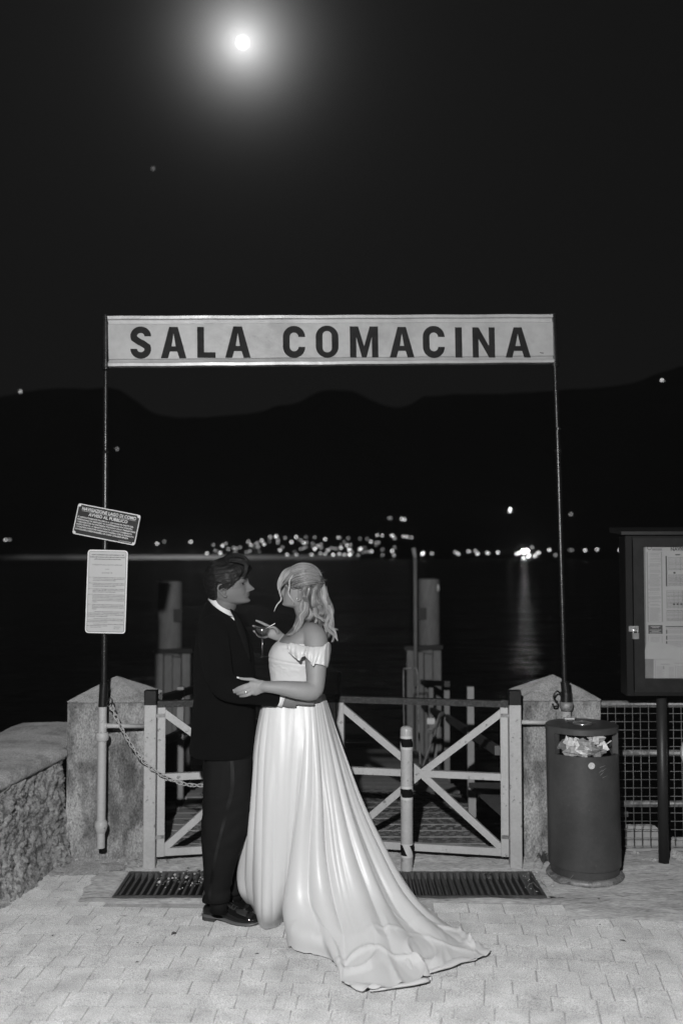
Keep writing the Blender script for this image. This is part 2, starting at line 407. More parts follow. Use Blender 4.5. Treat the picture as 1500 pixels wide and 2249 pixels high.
for l in sorted(lamps): members.setdefault(zone(*l)[0], []).append(l)
def lamp_label(l):
    z, lab = zone(*l); x, y, s = l
    if lab: return lab
    k = members[z].index(l); o = ORD[k] if k < 12 else 'far'
    if z == 'c': return 'bright lamp alone on the slope above the waterfront' if s > 15 else 'dimmer lamp merged with the bright one on the slope above the waterfront'
    if z == 'e': return o + ' lamp from the left in the short high row on the hillside'
    if z == 'row': return o + ' lamp from the left in the hillside row left of the lamp post'
    if z == 'g': return o + ' shore lamp to the right of the thin lamp post'
    if z == 'h': return o + ' lamp from the left in the glare round the floodlights'
    if z == 'i': return o + ' shore lamp to the right of the floodlights'
    pl = 'left of the man' if x < 470 else 'over the man' if x < 560 else 'between the two heads' if x < 640 else 'over the woman' if x < 720 else 'just right of the woman' if x < 790 else 'left of the lamp post'
    br = 'bright' if s > 9 else 'medium' if s > 5 else 'dim'
    lv = 'at the waterline' if y > 1208 else 'above the waterline' if y > 1192 else 'high up'
    return '%s town lamp %s %s' % (br, lv, pl)
first = True
for l in lamps:
    x, y, s = l
    p = on_slope(x, y); k = p.y / 1850.0
    o = lamp_src if first else lamp_src.copy()
    if not first: COL.objects.link(o); o.data = lamp_src.data.copy()
    o.data.materials[0] = lamp_mat(s * .42); first = False
    o.location = p; o.scale = (k, k, k)
    tag(o, lamp_label(l), 'lamp', 'lamps of the town across the lake')
for (x, y, s, r) in [(962, 281, 80, 2.6), (979, 279, 50, 2.2)]:
    p = on_slope(700 + x / 2.143, 1080 + y / 2.143)
    o = MB().ball((0, 0, 0), r, 10, 6).build('floodlight', emit('floodlight_glow', s)); o.location = p
    tag(o, 'blinding white floodlight on the far shore' + (', the larger of the two' if s > 60 else ', the smaller one at right'), 'floodlight')
# added pale wall stands in for a moonlit water strip, lit by added spots
qy = R0 - 40
for i, (x0, x1) in enumerate([(-20, 250), (250, 520), (520, 790)]):
    a = at(x0, HOR, qy); b = at(x1, HOR, qy)
    q = MB(); q.box(a.x, b.x - .5, qy, qy + 3, WZ - .2, 6.2)
    tag(q.build('promenade_wall', mat('far_quay_render_%d' % i, .5, .9), sm=False),
        ['left end of the pale promenade wall across the lake', 'middle stretch of the pale promenade wall across the lake', 'right end of the pale promenade wall behind the couple'][i], 'wall')
for x, e in [(60, .35), (170, .6), (280, 1.2), (350, 1.4), (420, 1.5), (480, 1.2), (560, .8), (640, .6), (720, .45)]:  # added unseen spots, aimed away from the camera, brighten the pale wall
    p = at(x, HOR, qy - 55); L = bpy.data.lights.new('promenade_light', 'SPOT'); L.energy = 30000 * e; L.shadow_soft_size = .5; L.spot_size = math.radians(150); L.spot_blend = 1.0
    lo = bpy.data.objects.new('promenade_light', L); COL.objects.link(lo); lo.location = (p.x, p.y, 10); lo.rotation_euler = (math.pi / 2, 0, 0)

# ---- moon and one star
m_ = MB().ball((0, 0, 0), 11000 * 0.0049, 32, 20).build('moon', emit('moonshine', 14)); m_.location = MOON_DIR * 11000
tag(m_, 'full moon glowing white through mist in the dark sky', 'moon')
sd = at(337, 370, 1.0) - Vector((0, 0, CAMZ)); sd.normalize()
s_ = MB().ball((0, 0, 0), 11000 * 0.0013, 12, 8).build('star', emit('starlight', .35)); s_.location = sd * 11000
tag(s_, 'faint lone star below and left of the moon', 'star')

# ---- ground sheet (a hole where the drain runs), quay face
DX0, DX1, DY0, DY1 = -1.165, 1.045, 5.135, 5.545
gz = -0.0060
g = MB()
def flat(mb, x0, x1, y0, y1, z): mb.add([(x0, y0, z), (x1, y0, z), (x1, y1, z), (x0, y1, z)], [(0, 1, 2, 3)])
GX, GY1 = 12.0, 5.98
flat(g, -GX, DX0, -8, GY1, gz); flat(g, DX1, GX, -8, GY1, gz); flat(g, DX0, DX1, -8, DY0, gz); flat(g, DX0, DX1, DY1, GY1, gz)
g.add([(-GX, GY1, gz), (GX, GY1, gz), (GX, GY1, WZ - 1), (-GX, GY1, WZ - 1)], [(0, 1, 2, 3)])
tag(g.build('ground', M_joint, sm=False), kind='structure')
# ---- drain channel pit
p = MB(); z0, z1 = -.16, gz
p.add([(DX0, DY0, z1), (DX1, DY0, z1), (DX1, DY1, z1), (DX0, DY1, z1), (DX0, DY0, z0), (DX1, DY0, z0), (DX1, DY1, z0), (DX0, DY1, z0)],
      [(4, 5, 6, 7), (0, 1, 5, 4), (1, 2, 6, 5), (2, 3, 7, 6), (3, 0, 4, 7)])
tag(p.build('drain_channel', M_pit, sm=False), kind='structure')

def bumpy_slab(name, poly_fn, nx, ny_, z, amp, m, kind='structure', scale=9.0, skirt=.03):
    vs = []; 
    for j in range(ny_ + 1):
        for i in range(nx + 1):
            x, y = poly_fn(i / nx, j / ny_)
            zz = z + amp * noise.fractal(Vector((x * scale, y * scale, 1.7)), .8, 2.0, 4)
            if i in (0, nx) or j in (0, ny_): zz = z - skirt
            vs.append((x, y, zz))
    fs = [(j * (nx + 1) + i, j * (nx + 1) + i + 1, (j + 1) * (nx + 1) + i + 1, (j + 1) * (nx + 1) + i) for j in range(ny_) for i in range(nx)]
    return tag(MB().add(vs, fs).build(name, m), kind=kind)
# concrete kerb strip in front of the drain, sides, threshold behind it
bumpy_slab('drain_kerb', lambda u, v: (-1.34 + u * 2.56, 5.045 + v * .088 + .004 * math.sin(u * 40)), 120, 5, .004, .004, M_apron)
bumpy_slab('drain_side_strip', lambda u, v: (-1.335 + u * .168 + .012 * math.sin(v * 17) * (1 - u), 5.134 + v * .43), 20, 40, .005, .007, M_apron)
bumpy_slab('threshold', lambda u, v: (-1.20 + u * 2.30, 5.548 + v * .36), 120, 16, .010, .012, M_apron, scale=12)
bumpy_slab('concrete_apron', lambda u, v: (lerp(1.088, 3.3, u) + .012 * math.sin(v * 9) - .02 * (1 - u), 4.80 - .16 * u + v * (1.12 + .16 * u) + .03 * math.sin(u * 13) * (1 - v)), 120, 60, .006, .010, M_apron, scale=7)
bumpy_slab('dirt_margin', lambda u, v: (-1.72 + u * .54, 5.52 + v * .40 - .10 * (1 - u) * (1 - v)), 60, 40, .004, .02, M_soil, scale=14)

# ---- paving stones
pav = bpy.data.objects.new('pavement', None); COL.objects.link(pav); tag(pav, kind='structure')
def paver_mesh(Lx, Ly, seed):
    r = random.Random(seed); hx, hy = Lx / 2, Ly / 2; j = lambda a: r.uniform(-a, a)
    b = MB(); base = []; mid = []; top = []
    n8 = [(-hx, -hy), (0, -hy), (hx, -hy), (hx, hy), (0, hy), (-hx, hy)]
    for (x, y) in n8:
        jx, jy = j(.0032) , j(.0026)
        base.append((x + jx, y + jy, -.03)); mid.append((x + jx, y + jy, -.0020 + j(.0007)))
        top.append((x * (1 - .0055 / hx) + jx + j(.0015), y * (1 - .0045 / hy) + jy + j(.0015), j(.0007)))
    b.loft([base, mid, top], cap=False); b.f.append((12, 13, 14, 15, 16, 17)); me = b.mesh('paver'); return me
lens = [.086, .108, .128, .150, .172]
variants = {}
for L in lens:
    for s_ in range(4):
        me = paver_mesh(L - .0035, .120 - .0022, int(L * 1000) * 10 + s_)
        bm = bmesh.new(); bm.from_mesh(me); bmesh.ops.recalc_face_normals(bm, faces=bm.faces); bm.to_mesh(me); bm.free()
        variants[(L, s_)] = me
tones = []
for i, g_ in enumerate((.40, .42, .435, .425)):
    tones.append(mat('paver_tone_%d' % i, g_, 0.9, spec=0.2, var=(7, .2), var2=(270, .6, 2), stain=((3, .50, .68, .86), (90, .55, .68, .74), (14, .62, .72, .74)), bump=(200, .8, .003), bump2=(35, .4, .005), world=True))
for k, me in enumerate(variants.values()): me.materials.append(tones[k % 4])
def rowY(Y0, X):
    s = .035 + (.12 * max(0, 5.1 - Y0) ** .6 if Y0 < 5.1 else 0)
    y = Y0 - .035 * X
    t = X - .05
    if t > -.4: 
        q = (t + .4) ** 2 / 1.6 if t < .4 else t
        y -= (s - .035) * q
    return y
cand = []
Y0 = 5.04 - .06; rows = []
yy = 5.56
while yy > 1.2: rows.append(yy); yy -= .1205
rr = random.Random(5)
for ri, Y0 in enumerate(rows):
    X = -2.3 - rr.random() * .2
    while X < 2.9:
        L = rr.choice(lens); xc = X + L / 2; Yc = rowY(Y0 - .06, xc); X += L
        ok = True
        wallx = -1.60 - (5.7 - Yc) * .147
        if xc - L / 2 < wallx - .10: ok = False
        if Yc > 4.99 and xc > -1.22: ok = False
        if Yc > 4.99 and Yc > 5.50: ok = False
        if Yc > 4.99 and xc + L / 2 > -1.17: ok = False
        if xc > 1.10 and Yc > 4.83 - .16 * (xc - 1.1) / 2.2 - .01: ok = False
        if not ok: continue
        slope = (rowY(Y0 - .06, xc + .05) - rowY(Y0 - .06, xc - .05)) / .1
        sy = (rowY(Y0, xc) - rowY(Y0 - .1205, xc)) / .1205
        cand.append((L, rr.randrange(4), xc, Yc, math.atan(slope), sy, rr.uniform(-.0012, .0012), rr.gauss(0, .006), rr.gauss(0, .006)))
vis = [c for c in cand if abs(c[2]) / c[3] * F < 765 and c[3] > 3.55]
vis.sort(key=lambda c: c[3]); near = vis[:296]; rest = [c for c in cand if c not in near]
for c in near:
    L, v, x, y, a, sy, z, tx, ty = c
    o = bpy.data.objects.new('paving_stone', variants[(L, v)]); COL.objects.link(o); o.parent = pav
    o.location = (x, y, z); o.rotation_euler = (tx, ty, a); o.scale = (1, sy, 1)
bm = MB()
for c in rest:
    L, v, x, y, a, sy, z, tx, ty = c; me = variants[(L, v)]
    R = Matrix.Translation((x, y, z)) @ Matrix.Rotation(a, 4, 'Z') @ Matrix.Diagonal((1, sy, 1, 1))
    bm.add([R @ vv.co for vv in me.vertices], [tuple(p_.vertices) for p_ in me.polygons])
o = bm.build('paving_stones', tones[1], parent=pav, sm=False); o['kind'] = 'stuff'

# ---- drain grates: frame and single bars
for gi, (xa, xb, lab) in enumerate([(DX0 + .004, -.062, 'left iron drain grate running behind the man, littered with leaves'), (-.056, DX1 - .004, 'right iron drain grate below the bollard')]):
    t = thing('drain_grate', lab, 'drain grate', (xa, DY0, -.01), 'drain grates across the gateway')
    fr = MB()
    fr.box(xa, xb, DY0 + .003, DY0 + .022, -.035, .003); fr.box(xa, xb, DY1 - .022, DY1 - .003, -.035, .003)
    fr.box(xa, xa + .016, DY0 + .022, DY1 - .022, -.035, .002); fr.box(xb - .016, xb, DY0 + .022, DY1 - .022, -.035, .002)
    fr.build('frame', M_grate, t, sm=False)
    n = int((xb - xa - .04) / .0355); src = None
    for k in range(n):
        x = xa + .03 + k * .0355
        if src is None:
            b = MB()
            prof = [(-.0045, -.045), (.0045, -.045), (.0075, .0), (.004, .003), (-.004, .003), (-.0075, .0)]
            b.loft([[(x + p_[0], DY0 + .022, p_[1]) for p_ in prof], [(x + p_[0], DY1 - .022, p_[1]) for p_ in prof]])
            src = b.build('bar', M_grate, t, sm=False); x_src = x
        else: share(src, 'bar', t, src.location + Vector((x - x_src, 0, RND.uniform(-.002, .001))))

# ---- low rough wall at left
def wallline(Y): return -1.585 - (5.72 - Y) * .147
wt = thing('stone_wall', 'low rough rendered wall with cement coping left of the pier', 'wall', (-1.9, 4.5, 0))
nx, nz = 330, 70; vs = []
for j in range(nz + 1):
    for i in range(nx + 1):
        Y = lerp(5.80, 1.4, i / nx); zt = .585 + (Y - 5.7) * .012; z = lerp(-.03, zt, j / nz)
        q = Vector((Y * 17, z * 11, 0)); warp = noise.noise(q * .5) * 1.2
        r1 = abs(noise.noise(Vector((Y * 16 + warp, z * 10 + warp, 3)))) ; r2 = abs(noise.noise(Vector((Y * 38, z * 26, 9)))); r3 = noise.noise(Vector((Y * 90, z * 70, 5)))
        d = .036 * (r1 ** .6) + .024 * (r2 ** .7) + .009 * r3 + .005 * noise.noise(Vector((Y * 150, z * 120, 8))) + .02 * noise.noise(Vector((Y * 4, z * 3, 1)))
        foot = .09 * max(0, 1 - z / .25) ** 2 * (0.6 + .6 * noise.noise(Vector((Y * 5, 0, 2))))
        vs.append((wallline(Y) - .035 + d + foot, Y, z))
fs = [(j * (nx + 1) + i, j * (nx + 1) + i + 1, (j + 1) * (nx + 1) + i + 1, (j + 1) * (nx + 1) + i) for j in range(nz) for i in range(nx)]
o = MB().add(vs, fs).build('rough_face', M_rock, wt)
b = MB(); pr = []
ns = 160
for i in range(ns + 1):
    Y = lerp(6.52, 1.4, i / ns); x0 = wallline(Y); zt = .585 + (Y - 5.7) * .012
    q = lambda a, b_: .008 * noise.noise(Vector((Y * 13, a, b_)))+ .003*noise.noise(Vector((Y * 50, a, b_)))
    if Y > 5.76: x0 = min(x0, -1.62)
    pr.append([(x0 - .50, Y, zt - .3), (x0 + .005 + q(1, 1), Y, zt - .01), (x0 + .018 + q(1, 2), Y, zt + .012 + q(2, 2)), (x0 + .012 + q(3, 1), Y, zt + .040 + q(2, 3)), (x0 - .02, Y, zt + .055 + q(6, 2) * .6),
               (x0 - .22, Y, zt + .062 + q(8, 2) * .5), (x0 - .44, Y, zt + .055), (x0 - .52, Y, zt + .03)])
b.loft(pr); b.build('coping', M_coping, wt, auto=50)

# ---- two granite piers
def pier(x0, x1, y0, y1, zs, za, label, seed):
    t = thing('stone_pier', label, 'pier', ((x0 + x1) / 2, (y0 + y1) / 2, 0), 'granite gate piers')
    n = 26; rings = []
    def ring(z, g_=0.0):
        pts = []
        c = .014
        cs = [(x0 + c, y0), (x1 - c, y0), (x1, y0 + c), (x1, y1 - c), (x1 - c, y1), (x0 + c, y1), (x0, y1 - c), (x0, y0 + c)]
        for k in range(8):
            a = cs[k]; d = cs[(k + 1) % 8]; mm = 14 if k % 2 == 0 else 2
            for q in range(mm):
                x = lerp(a[0], d[0], q / mm); y = lerp(a[1], d[1], q / mm)
                nn = noise.fractal(Vector((x * 9 + seed, y * 9, z * 7)), .8, 2, 4) * .007
                dx, dy = x - (x0 + x1) / 2, y - (y0 + y1) / 2; ll = math.hypot(dx, dy)
                pts.append((x + dx / ll * (nn + g_), y + dy / ll * (nn + g_), z))
        return pts
    for i in range(n + 1):
        z = lerp(-.05, zs - .004, i / n); rings.append(ring(z, .012 * max(0, 1 - z / .15)))
    MB().loft(rings).build('shaft', M_pier, t, auto=40)
    xc, yc = (x0 + x1) / 2, (y0 + y1) / 2; b = MB(); rings = [ring(zs), ring(zs + .006, .003)]
    base = ring(zs + .010, 0.0)
    for k in range(1, 9):
        f = k / 8 * .985; rings.append([(lerp(p_[0], xc, f), lerp(p_[1], yc, f), lerp(zs + .010, za, f) + .002 * noise.noise(Vector((p_[0] * 20, k * 2., seed)))) for p_ in base])
    b.loft(rings); b.build('cap', M_cap, t, auto=30)
    return t
pier(-1.58, -1.115, 5.78, 6.26, .885, 1.012, 'left granite pier with pyramid cap behind the chain pole', 1)
pier(1.045, 1.500, 5.80, 6.28, .893, 1.018, 'right granite pier with pyramid cap behind the litter bin', 5)

# ---- haze over the lake
hz = bpy.data.materials.new('night_haze'); hz.use_nodes = True; t = hz.node_tree; t.nodes.clear()
o_ = t.nodes.new('ShaderNodeOutputMaterial'); v_ = t.nodes.new('ShaderNodeVolumePrincipled'); t.links.new(v_.outputs[0], o_.inputs['Volume'])
v_.inputs['Color'].default_value = (.95, .95, .95, 1); v_.inputs['Density'].default_value = 0.00014
tag(MB().box(-4600, 4600, -120, 4600, WZ - 3, 1500).build('haze', hz, sm=False), kind='stuff')
# ================================================================== LETTERING HELPERS
def text_mesh(body, size, align='LEFT', xs=1.0, extrude=0.0, spacing=1.0, line=1.0, bold=0.0):
    cu = bpy.data.curves.new('txt', 'FONT'); cu.body = body; cu.size = size; cu.align_x = align
    cu.extrude = extrude; cu.space_character = spacing; cu.space_line = line; cu.offset = bold; cu.resolution_u = 2
    ob = bpy.data.objects.new('txt', cu); COL.objects.link(ob)
    dg = bpy.context.evaluated_depsgraph_get(); me = ob.evaluated_get(dg).to_mesh()
    vs = [(v.co.x * xs, v.co.y, v.co.z) for v in me.vertices]; fs = [tuple(p_.vertices) for p_ in me.polygons]
    ob.evaluated_get(dg).to_mesh_clear(); bpy.data.objects.remove(ob); bpy.data.curves.remove(cu)
    return vs, fs
class Plate:
    """a plane with origin, x axis, y axis (both metres) and normal towards the viewer"""
    def __init__(s, o, x, y): s.o = Vector(o); s.x = Vector(x).normalized(); s.y = Vector(y); s.y = (s.y - s.x * s.y.dot(s.x)).normalized(); s.n = s.x.cross(s.y)
    def p(s, a, b, c=0.0): return s.o + s.x * a + s.y * b + s.n * c
    def text(s, mb, body, size, a, b, c=.0006, fit=None, **k):
        vs, fs = text_mesh(body, size, **k)
        if fit:
            lo = min(v[0] for v in vs); hi = max(v[0] for v in vs); q = fit / (hi - lo); vs = [((v[0] - (0 if k.get('align') == 'CENTER' else lo)) * q, v[1], v[2]) for v in vs]
        mb.add([s.p(v[0] + a, v[1] + b, v[2] + c) for v in vs], fs)
    def rect(s, mb, a0, a1, b0, b1, c=.0005, d=None):
        if d is None: mb.add([s.p(a0, b0, c), s.p(a1, b0, c), s.p(a1, b1, c), s.p(a0, b1, c)], [(0, 1, 2, 3)])
        else:
            q = [s.p(a0, b0, d), s.p(a1, b0, d), s.p(a1, b1, d), s.p(a0, b1, d), s.p(a0, b0, c), s.p(a1, b0, c), s.p(a1, b1, c), s.p(a0, b1, c)]
            mb.add(q, [(0, 3, 2, 1), (4, 5, 6, 7), (0, 1, 5, 4), (1, 2, 6, 5), (2, 3, 7, 6), (3, 0, 4, 7)])
    def rrect(s, mb, a0, a1, b0, b1, r, c0, c1, seg=5):
        pts = []
        for cx, cy, st in ((a1 - r, b1 - r, 0), (a0 + r, b1 - r, 90), (a0 + r, b0 + r, 180), (a1 - r, b0 + r, 270)):
            for k in range(seg + 1):
                a = math.radians(st + 90 * k / seg); pts.append((cx + r * math.cos(a), cy + r * math.sin(a)))
        mb.loft([[s.p(a, b, c0) for a, b in pts], [s.p(a, b, c1) for a, b in pts]])
    def rframe(s, mb, a0, a1, b0, b1, r, w_, c, seg=5):
        def ring(d):
            pts = []; rr_ = max(r - d, .001)
            for cx, cy, st in ((a1 - r, b1 - r, 0), (a0 + r, b1 - r, 90), (a0 + r, b0 + r, 180), (a1 - r, b0 + r, 270)):
                for k in range(seg + 1):
                    a = math.radians(st + 90 * k / seg); pts.append(s.p(cx + rr_ * math.cos(a), cy + rr_ * math.sin(a), c))
            return pts
        A = ring(0); B = ring(w_); n = len(A)
        mb.add(A + B, [(i, (i + 1) % n, n + (i + 1) % n, n + i) for i in range(n)])

# ================================================================== SIGN GANTRY
LD, RD = 5.55, 5.735
def pole_pts(pxs, D): return [at(x, y, D) for x, y in pxs]
lp = thing('sign_pole', 'left sign pole, black above and pale below, carrying two notice plates', 'pole', gnd(222, 1884) * 1.0, 'poles of the overhead sign')
lp.location = (at(222, 1700, LD).x, LD, 0)
a, b_, c_ = at(222, 1862, LD), at(226, 1552, LD), at(234, 692, LD)
MB().tube([at(226, 1552, LD), at(229, 1500, LD)], .0235, 20).tube([at(229, 1506, LD), at(231.5, 1210, LD), at(232.5, 1000, LD)], .0165, 18).tube([at(232.5, 1002, LD), at(233, 815, LD)], .0125, 18).build('upper_tube', M_black, lp, auto=40)
MB().tube([at(233, 996, LD), at(233, 990, LD)], [.021, .016], 18).build('coupling', M_black, lp, auto=40)
MB().tube([at(233.5, 812, LD), at(233.5, 693, LD)], .021, 18).tube([at(233.5, 806, LD), at(233.5, 800, LD)], .026, 18).build('sign_socket', M_black, lp, auto=40)
v = (b_ - a).normalized()
prof = [(0, .0225), (.085, .0225), (.0851, .0245), (.10, .031), (.115, .035), (.13, .036), (.145, .033), (.155, .027), (.156, .0245), (.60, .0240), (.601, .030), (.61, .0355), (.625, .0375), (.64, .0365), (.65, .031), (.651, .0235), (.795, .0235)]
L_ = (b_ - a).length
MB().tube([a + v * (t_ * L_ / .795) for t_, r in prof], [r for t_, r in prof], 24).build('lower_tube', M_paint, lp, auto=40)
MB().tube([at(229, 1594, LD), at(319, 1595, 5.66)], .0125, 14).tube([at(229, 1594, LD), at(236, 1594, LD)], .018, 14).build('cross_arm', M_paint, lp)
MB().tube([at(236, 1537, LD), at(243, 1533, LD), at(247, 1538, LD), at(246, 1548, LD), at(241, 1553, LD), at(236, 1549, LD)], .0045, 8, 24).build('hook', M_black, lp)

rp = thing('sign_pole', 'right sign pole, black and leaning, rising behind the litter bin', 'pole', (at(1241, 1700, RD).x, RD, 0), 'poles of the overhead sign')
MB().tube([at(1239, 1500, RD), at(1224.5, 985, RD)], [.0150, .0150], 18).tube([at(1224.6, 990, RD), at(1218, 805, RD)], .0125, 18).build('upper_tube', M_black, rp, auto=40)
MB().tube([at(1224.7, 993, RD), at(1224.6, 987, RD)], .021, 18).tube([at(1225, 944, RD), at(1225, 940, RD)], .019, 18).build('coupling', M_black, rp, auto=40)
MB().tube([at(1218, 806, RD), at(1213.5, 690, RD)], .021, 18).tube([at(1217.5, 804, RD), at(1217.3, 798, RD)], .026, 18).build('sign_socket', M_black, rp, auto=40)
MB().tube([at(1243, 1541, RD), at(1242.6, 1519, RD), at(1242.5, 1518, RD), at(1240, 1497, RD)], [.034, .032, .028, .026], 20).build('base_sleeve', M_black, rp, auto=30)
MB().tube([at(1243, 1562, RD), at(1243, 1555, RD), at(1243, 1548, RD), at(1243, 1541, RD)], [.028, .037, .040, .036], 20).build('collar', M_galv, rp)
MB().tube([Vector((at(1243, 1562, RD).x, RD, .62)), at(1243, 1560, RD)], .026, 18).tube([Vector((at(1243, 1562, RD).x, RD, 0)), Vector((at(1243, 1562, RD).x, RD, .62))], .026, 18).build('lower_tube', M_paint, rp)
MB().tube([at(1144, 1586, 5.67), at(1240, 1587, RD)], .0125, 14).build('cross_arm', M_paint, rp)
MB().tube([at(1234, 1528, RD - .03), at(1224, 1518, RD - .04), at(1217, 1524, RD - .04), at(1216, 1534, RD - .04), at(1223, 1542, RD - .04), at(1222, 1551, RD - .04), at(1215, 1551, RD - .04), at(1213, 1545, RD - .04)], .0052, 8, 40).build('hook', M_black, rp)

# overhead sign, facing the camera along the two poles
S0 = at(240, 807, LD - .02); S1 = at(1213, 798, RD - .02)
TL = at(240, 697, LD - .02); TR = at(1213, 693, RD - .02)
sg = thing('overhead_sign', 'long white enamel sign reading SALA COMACINA hung between the two poles', 'sign', (S0 + S1) / 2)
Hs = (TL - S0).length; Ls = (S1 - S0).length
SP = Plate(S0, S1 - S0, TL - S0)
prof = [(0, -.02), (0, .034), (.055, .036), (.062, .034), (.075, .016), (.135, .010), (.15, .022), (.84, .022), (.855, .012), (.925, .018), (.94, .034), (.994, .036), (1.0, .034), (1.0, -.02)]
rings = []
ns = 130
for i in range(ns + 1):
    t = i / ns; hh = lerp((TL - S0).length, (TR - S1).length, t); x = Ls * t
    jag = 0
    rings.append([SP.p(x + (RND.uniform(-.003, .004) if i in (0, ns) and 3 < k < 11 else 0), z * hh + .0008 * math.sin(t * 37), o + .0012 * noise.noise(Vector((x * 3, z * 6, 4)))) for k, (z, o) in enumerate(prof)])
MB().loft(rings, close=True).build('panel', M_sign, sg, auto=25)
def stroke(pts, wd):
    P = [Vector(p_) for p_ in pts]; L, R = [], []
    for i, p_ in enumerate(P):
        d0 = (P[i] - P[i - 1]).normalized() if i else (P[1] - P[0]).normalized()
        d1 = (P[i + 1] - P[i]).normalized() if i < len(P) - 1 else d0
        d = (d0 + d1).normalized(); n_ = Vector((-d.y, d.x)); k = wd / 2 / max(.5, math.cos(d0.angle(d1) / 2) if d0.length and d1.length else 1)
        L.append(p_ + n_ * k); R.append(p_ - n_ * k)
    return [tuple(v) for v in L + R[::-1]]
def arc(cx, cy, rx, ry, a0, a1, n=8): return [(cx + rx * math.cos(math.radians(lerp(a0, a1, k / n))), cy + ry * math.sin(math.radians(lerp(a0, a1, k / n)))) for k in range(n + 1)]
T = .215
def glyph(ch, W):
    h = T / 2
    if ch == 'A':
        return [[(0, 0), (.22, 0), (.285, .215), (W - .285, .215), (W - .22, 0), (W, 0), (W * .5 + .135, 1), (W * .5 - .135, 1)], [(.335, .38), (W - .335, .38), (W / 2, .79)]]
    if ch == 'L': return [[(0, 0), (W, 0), (W, .18), (T, .18), (T, 1), (0, 1)]]
    if ch == 'I': return [[(0, 0), (W, 0), (W, 1), (0, 1)]]
    if ch == 'N': return [[(0, 0), (T * .93, 0), (T * .93, .62), (W - T * .95, 0), (W, 0), (W, 1), (W - T * .93, 1), (W - T * .93, .38), (T * .95, 1), (0, 1)]]
    if ch == 'M': return [[(0, 0), (T * .95, 0), (T * .95, .66), (W / 2 - .075, 0), (W / 2 + .075, 0), (W - T * .95, .66), (W - T * .95, 0), (W, 0), (W, 1), (W - T * 1.25, 1), (W / 2, .36), (T * 1.25, 1), (0, 1)]]
    rx = W / 2; 
    if ch == 'O':
        def rr2(ix, iy, r): return arc(W - ix - r, 1 - iy - r, r, r * 1.0, 0, 90) + arc(ix + r, 1 - iy - r, r, r, 90, 180) + arc(ix + r, iy + r, r, r, 180, 270) + arc(W - ix - r, iy + r, r, r, 270, 360)
        return [rr2(0, -.012, W / 2 - .002), rr2(T, .16, W / 2 - T - .002)]
    if ch == 'C':
        r = W / 2 - h; pts = [(W - h, .665), (W - h, 1 - .09 - r + .0)] if False else [(W - h, .66)]
        pts += arc(W / 2, .91 - r, r, r, 0, 180, 14) + arc(W / 2, .09 + r, r, r, 180, 360, 14) + [(W - h, .34)]
        return [stroke(pts, T)]
    if ch == 'S':
        r = W / 2 - h; ry = .24
        pts = [(W - h, .70)] + arc(W / 2, .91 - .205, r, .205, 0, 200, 14) + [(W * .42, .525), (W * .58, .475)] + arc(W / 2, .09 + .205, r, .205, 20, -180, 14)[0:] + [(h, .30)]
        return [stroke(pts, T * .97)]
def letter(ch, x0, x1, yt, yb):
    # front plane of the sign face
    def onface(px, py):
        o = SP.p(0, 0, .0232); n_ = SP.n; d = at(px, py, 1) - Vector((0, 0, CAMZ)); c = Vector((0, 0, CAMZ)); t = (o - c).dot(n_) / d.dot(n_); return c + d * t
    A = onface(x0, yb); B = onface(x1, yb); C_ = onface(x0, yt)
    h = (C_ - A).length; W = (B - A).length / h
    cu = bpy.data.curves.new('l', 'CURVE'); cu.dimensions = '2D'; cu.fill_mode = 'BOTH'; cu.extrude = .0008 / h
    for poly in glyph(ch, W):
        s = cu.splines.new('POLY'); s.points.add(len(poly) - 1); s.use_cyclic_u = True
        for i, (x, y) in enumerate(poly): s.points[i].co = (x, y, 0, 1)
    ob = bpy.data.objects.new('l', cu); COL.objects.link(ob); dg = bpy.context.evaluated_depsgraph_get(); me = ob.evaluated_get(dg).to_mesh()
    pl = Plate(A, B - A, C_ - A)
    b = MB().add([pl.p(v.co.x * h, v.co.y * h, v.co.z * h + .0006) for v in me.vertices], [tuple(p_.vertices) for p_ in me.polygons])
    ob.evaluated_get(dg).to_mesh_clear(); bpy.data.objects.remove(ob); bpy.data.curves.remove(cu)
    o = b.build('letter', M_letter, sg, sm=False); o['label'] = 'black letter ' + ch
for ch, x0, x1, yt, yb in [('S', 287, 333, 718, 787), ('A', 354, 410, 718, 787), ('L', 434, 474, 718, 786), ('A', 495, 551, 717, 786), ('C', 622, 671, 717, 785), ('O', 694, 744, 716, 785), ('M', 769, 831, 717, 785), ('A', 856, 910, 718, 785), ('C', 929, 977, 717, 785), ('I', 1000, 1015, 719, 785), ('N', 1038, 1087, 719, 785), ('A', 1110, 1165, 719, 785)]:
    letter(ch, x0, x1, yt, yb)
b = MB()
q0 = SP.p(0, 0, 0)
for k in range(7):
    p_ = at(1174 + k * 2.8, 772 + k * .55 + (k % 2) * .5, RD - .047); b.beam(p_, p_ + Vector((.007, 0, -.001)), .004, .001)
b.build('scratch_mark', M_letter, sg)

